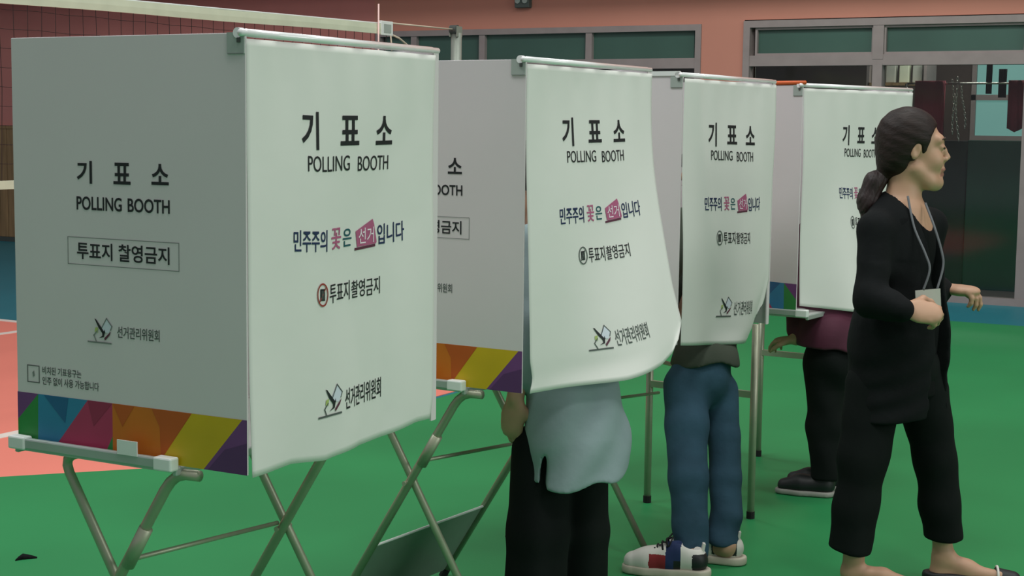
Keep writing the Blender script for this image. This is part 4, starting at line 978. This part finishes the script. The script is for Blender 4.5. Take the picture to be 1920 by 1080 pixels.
# third booth: blue jeans and colourful sneakers
bs = FW0*5.25+RI0*((1318-960)/F_PX*5.25); bs = V3(bs[0], bs[1], .007)
fN = on_floor(1296, 1078); fN = V3(np.dot(fN-bs, RI0), np.dot(fN-bs, FW0), 0); fR = on_floor(1362, 1062); fR = V3(np.dot(fR-bs, RI0), np.dot(fR-bs, FW0), 0)
def spec3(pp):
    return dict(hip=pp(1320, 690, .30), chest=pp(1332, 470, .68), head=pp(1328, 335, .72), legs=[[pp(1290, 725, .22), pp(1289, 800, .15), pp(1290, 900, .07), pp(1295, 990, .02), pp(1294, 1046, .0)], [pp(1348, 735, .28), pp(1357, 820, .23), pp(1360, 900, .17), pp(1361, 975, .12), pp(1357, 1018, .10)]], feet=[fN, fR], hands=tabletop_hands(bs, pp, 2, .22))
o, pp3, S, f, l, A3, shl, lo, hi = booth_person(bs, 'person in blue jeans and red, navy and white sneakers at the third booth', (-.80, .60), None, spec3)
zo = pp3(1320, 684, .26)[2]
shirt(o, S, shl, S['chest'], S['hip'], A3, f, l, lo, hi, lambda X, Y: zo+.012*np.sin(25*X)+0*Y, 'olive', .010, ([pp3(1330, 560, .60), pp3(1326, 635, .44), pp3(1321, 702, .275), pp3(1321, 760, .27)], [.126, .114, .130, .146], .84), 'shirt')
K = Field(lo, hi, .0062)
K.limb([pp3(1316, 668, .29), pp3(1316, 715, .25)], [.122, .114], .04, (f, .85))
K.limb([pp3(1287, 725, .22), pp3(1288, 800, .15), pp3(1290, 900, .07), pp3(1295, 990, .02), pp3(1294, 1046, .0)], [.082, .074, .066, .059, .063], .025)
K.limb([pp3(1350, 735, .28), pp3(1357, 820, .23), pp3(1360, 900, .17), pp3(1361, 975, .12), pp3(1357, 1018, .10)], [.066, .058, .056, .054, .058], .015)
zw = pp3(1320, 684, .26)[2]+.03; K.cut(lambda X, Y, Z: Z-zw+0*X+0*Y, .01)
zN = pp3(1292, 1047, 0)[2]; zR = pp3(1357, 1021, .1)[2]; xs_ = pp3(1327, 1000, .05)[0]
K.cut(lambda X, Y, Z: np.where(X < xs_, zN, zR)-Z+0*Y, .005)
K.ripple(lambda X, Y, Z: .0028*np.sin(44*Z+26*X-18*Y)*np.exp(-((Z-.12)/.11)**2)+.0010*np.sin(30*Z+24*X+9*Y)+.0014*np.sin(50*X+8*Z))
K.build('jeans', 'denim', o)
def sneaker(o, heel, toe, near):
    h_ = V3(heel[0], heel[1], 0); t_ = V3(toe[0], toe[1], 0); d = unit(t_-h_); n = V3(-d[1], d[0], 0); Ls = np.linalg.norm(t_-h_)
    P = lambda a, b, z: h_+d*a*Ls+n*b+V3(0, 0, z)
    K = Field(np.minimum(h_, t_)-.09, np.maximum(h_, t_)+V3(.09, .09, .19), .0034)
    K.limb([P(.12, 0, .052), P(.45, 0, .052), P(.72, 0, .046), P(.88, 0, .040)], [.038, .041, .042, .034], .02); K.limb([P(.16, 0, .07), P(.30, 0, .085)], [.036, .036], .03); K.limb([P(.35, 0, .088), P(.62, 0, .062)], [.034, .034], .02)
    K.ell(P(.20, 0, .135), (.05, .028, .05), np.array([d, n, (0, 0, 1)]), .008, 'd'); K.cut(lambda X, Y, Z: .026-Z+0*X+0*Y, .003); K.cut(lambda X, Y, Z: Z-.118+0*X+0*Y, .006)
    def pick(C):
        a = ((C-h_)@d)/Ls; z = C[:, 2]; r = np.zeros(len(C), int)
        if near:
            r[(a > .46) & (a < .68) & (z < .078)] = 1; r[(a > .30) & (a <= .48)] = 2
            r[(a < .16) & (z < .085)] = 3; r[(a > .30) & (a < .38) & (z < .06)] = 3
        else:
            r[(a < .36) & (a > .04) & (z < .083) & (z > .036)] = 3
        return r
    u = K.build('sneaker', ['shoe_white', 'shoe_red', 'shoe_navy', 'shoe_black'], o, pick)
    K = Field(np.minimum(h_, t_)-.09, np.maximum(h_, t_)+V3(.09, .09, .09), .0036)
    K.limb([P(.10, 0, .016), P(.45, 0, .016), P(.74, 0, .016), P(.88, 0, .017)], [.046, .046, .048, .040], .01)
    K.cut(lambda X, Y, Z: Z-.030+0*X+0*Y, .003); K.cut(lambda X, Y, Z: .001-Z+0*X+0*Y, .003); K.build('sole', 'sole', u)
    lc = MB()
    for i in range(5):
        a = .46+.055*i; z = .122-.011*i
        lc.tube([P(a, -.030, z-.018), P(a+.02, -.012, z+.002), P(a+.02, .012, z+.002), P(a, .030, z-.018)], .0035, 'lace', 6)
        lc.tube([P(a, -.028, z-.016), P(a+.05, .020, z-.004)], .003, 'lace', 6)
    lc.tube([P(.46, -.01, .125), P(.43, -.035, .135), P(.50, -.050, .105)], .003, 'lace', 6); lc.tube([P(.46, .0, .125), P(.40, .02, .138), P(.44, .045, .11)], .003, 'lace', 6)
    lc.build('laces', u, True)
    MB().bar(P(.055, 0, .085), P(.035, 0, .118), .022, .009, 'shoe_white').build('heel_tab', u)
tN = on_floor(1184, 1076); tN = V3(np.dot(tN-bs, RI0), np.dot(tN-bs, FW0), 0); hN = on_floor(1324, 1086); hN = V3(np.dot(hN-bs, RI0), np.dot(hN-bs, FW0), 0)
hR = on_floor(1390, 1062); hR = V3(np.dot(hR-bs, RI0), np.dot(hR-bs, FW0), 0); dN = unit(tN-hN)
sneaker(o, hN, hN+dN*.285, True); sneaker(o, hR, hR+unit(V3(-.9, .35, 0))*.275, False)

# farthest booth: maroon jacket, black trousers
bs = on_floor(1545, 930, 0.007)
def spec4(pp):
    return dict(hip=pp(1558, 650, .06), chest=pp(1560, 480, .52), head=pp(1560, 352, .56), legs=[[pp(1548, 720, .03), pp(1545, 800, .02), pp(1546, 895, .0)], [pp(1572, 720, .12), pp(1572, 800, .12), pp(1572, 895, .12)]], feet=[V3(.0, 0, 0), V3(.06, .12, 0)],
                hands=[pp(1493, 640, .05), pp(1520, 560, .30)], haircol='hair')
o, pp4, S, f, l, A3, shl, lo, hi = booth_person(bs, 'person in maroon jacket and black trousers at the farthest booth, behind the woman', (-.72, .69), None, spec4)
zj = pp4(1550, 656, .0)[2]
shirt(o, S, shl, S['chest'], S['hip'], A3, f, l, lo, hi, lambda X, Y: zj-.10*X+0*Y, 'maroon', .014, ([pp4(1558, 540, .34), pp4(1558, 590, .16), pp4(1557, 640, .05), pp4(1557, 700, .03)], [.13, .135, .138, .138], .85), 'jacket')
K = Field(lo, hi, .0062); K.ell(pp4(1558, 680, .04), (.115, .125, .12), A3, .04)
K.limb([pp4(1548, 720, .03), pp4(1545, 800, .02), pp4(1546, 895, .0)], [.082, .070, .058], .03); K.limb([pp4(1572, 720, .11), pp4(1572, 800, .12), pp4(1572, 895, .12)], [.075, .066, .056], .03)
zt = pp4(1546, 902)[2]; K.cut(lambda X, Y, Z: zt-Z+0*X+0*Y, .004); K.ripple(lambda X, Y, Z: .003*np.sin(40*X+30*Z))
K.build('trousers', 'black_trouser', o)
for ft in S['feet']:
    e = V3(-.9, .25, 0) if ft[1] < .05 else V3(-.9, .3, 0); e = unit(e)
    K = Field(ft-V3(.26, .2, .02), ft+V3(.2, .26, .16), .005); K.limb([ft+V3(.0, 0, .045), ft+e*.10+V3(0, 0, .045), ft+e*.165+V3(0, 0, .035)], [.042, .040, .030], .02); K.limb([ft+V3(0, 0, .06), ft+V3(0, 0, .085)], .040, .02)
    K.cut(lambda X, Y, Z: .022-Z+0*X+0*Y, .003); u = K.build('shoe', 'shoe_black', o)
    K = Field(ft-V3(.26, .2, .02), ft+V3(.2, .26, .16), .005); K.limb([ft+V3(.0, 0, .012), ft+e*.10+V3(0, 0, .012), ft+e*.17+V3(0, 0, .012)], [.046, .045, .035], .02)
    K.cut(lambda X, Y, Z: Z-.024+0*X+0*Y, .003); K.cut(lambda X, Y, Z: .001-Z+0*X+0*Y, .003); K.build('sole', 'sole_grey', u)
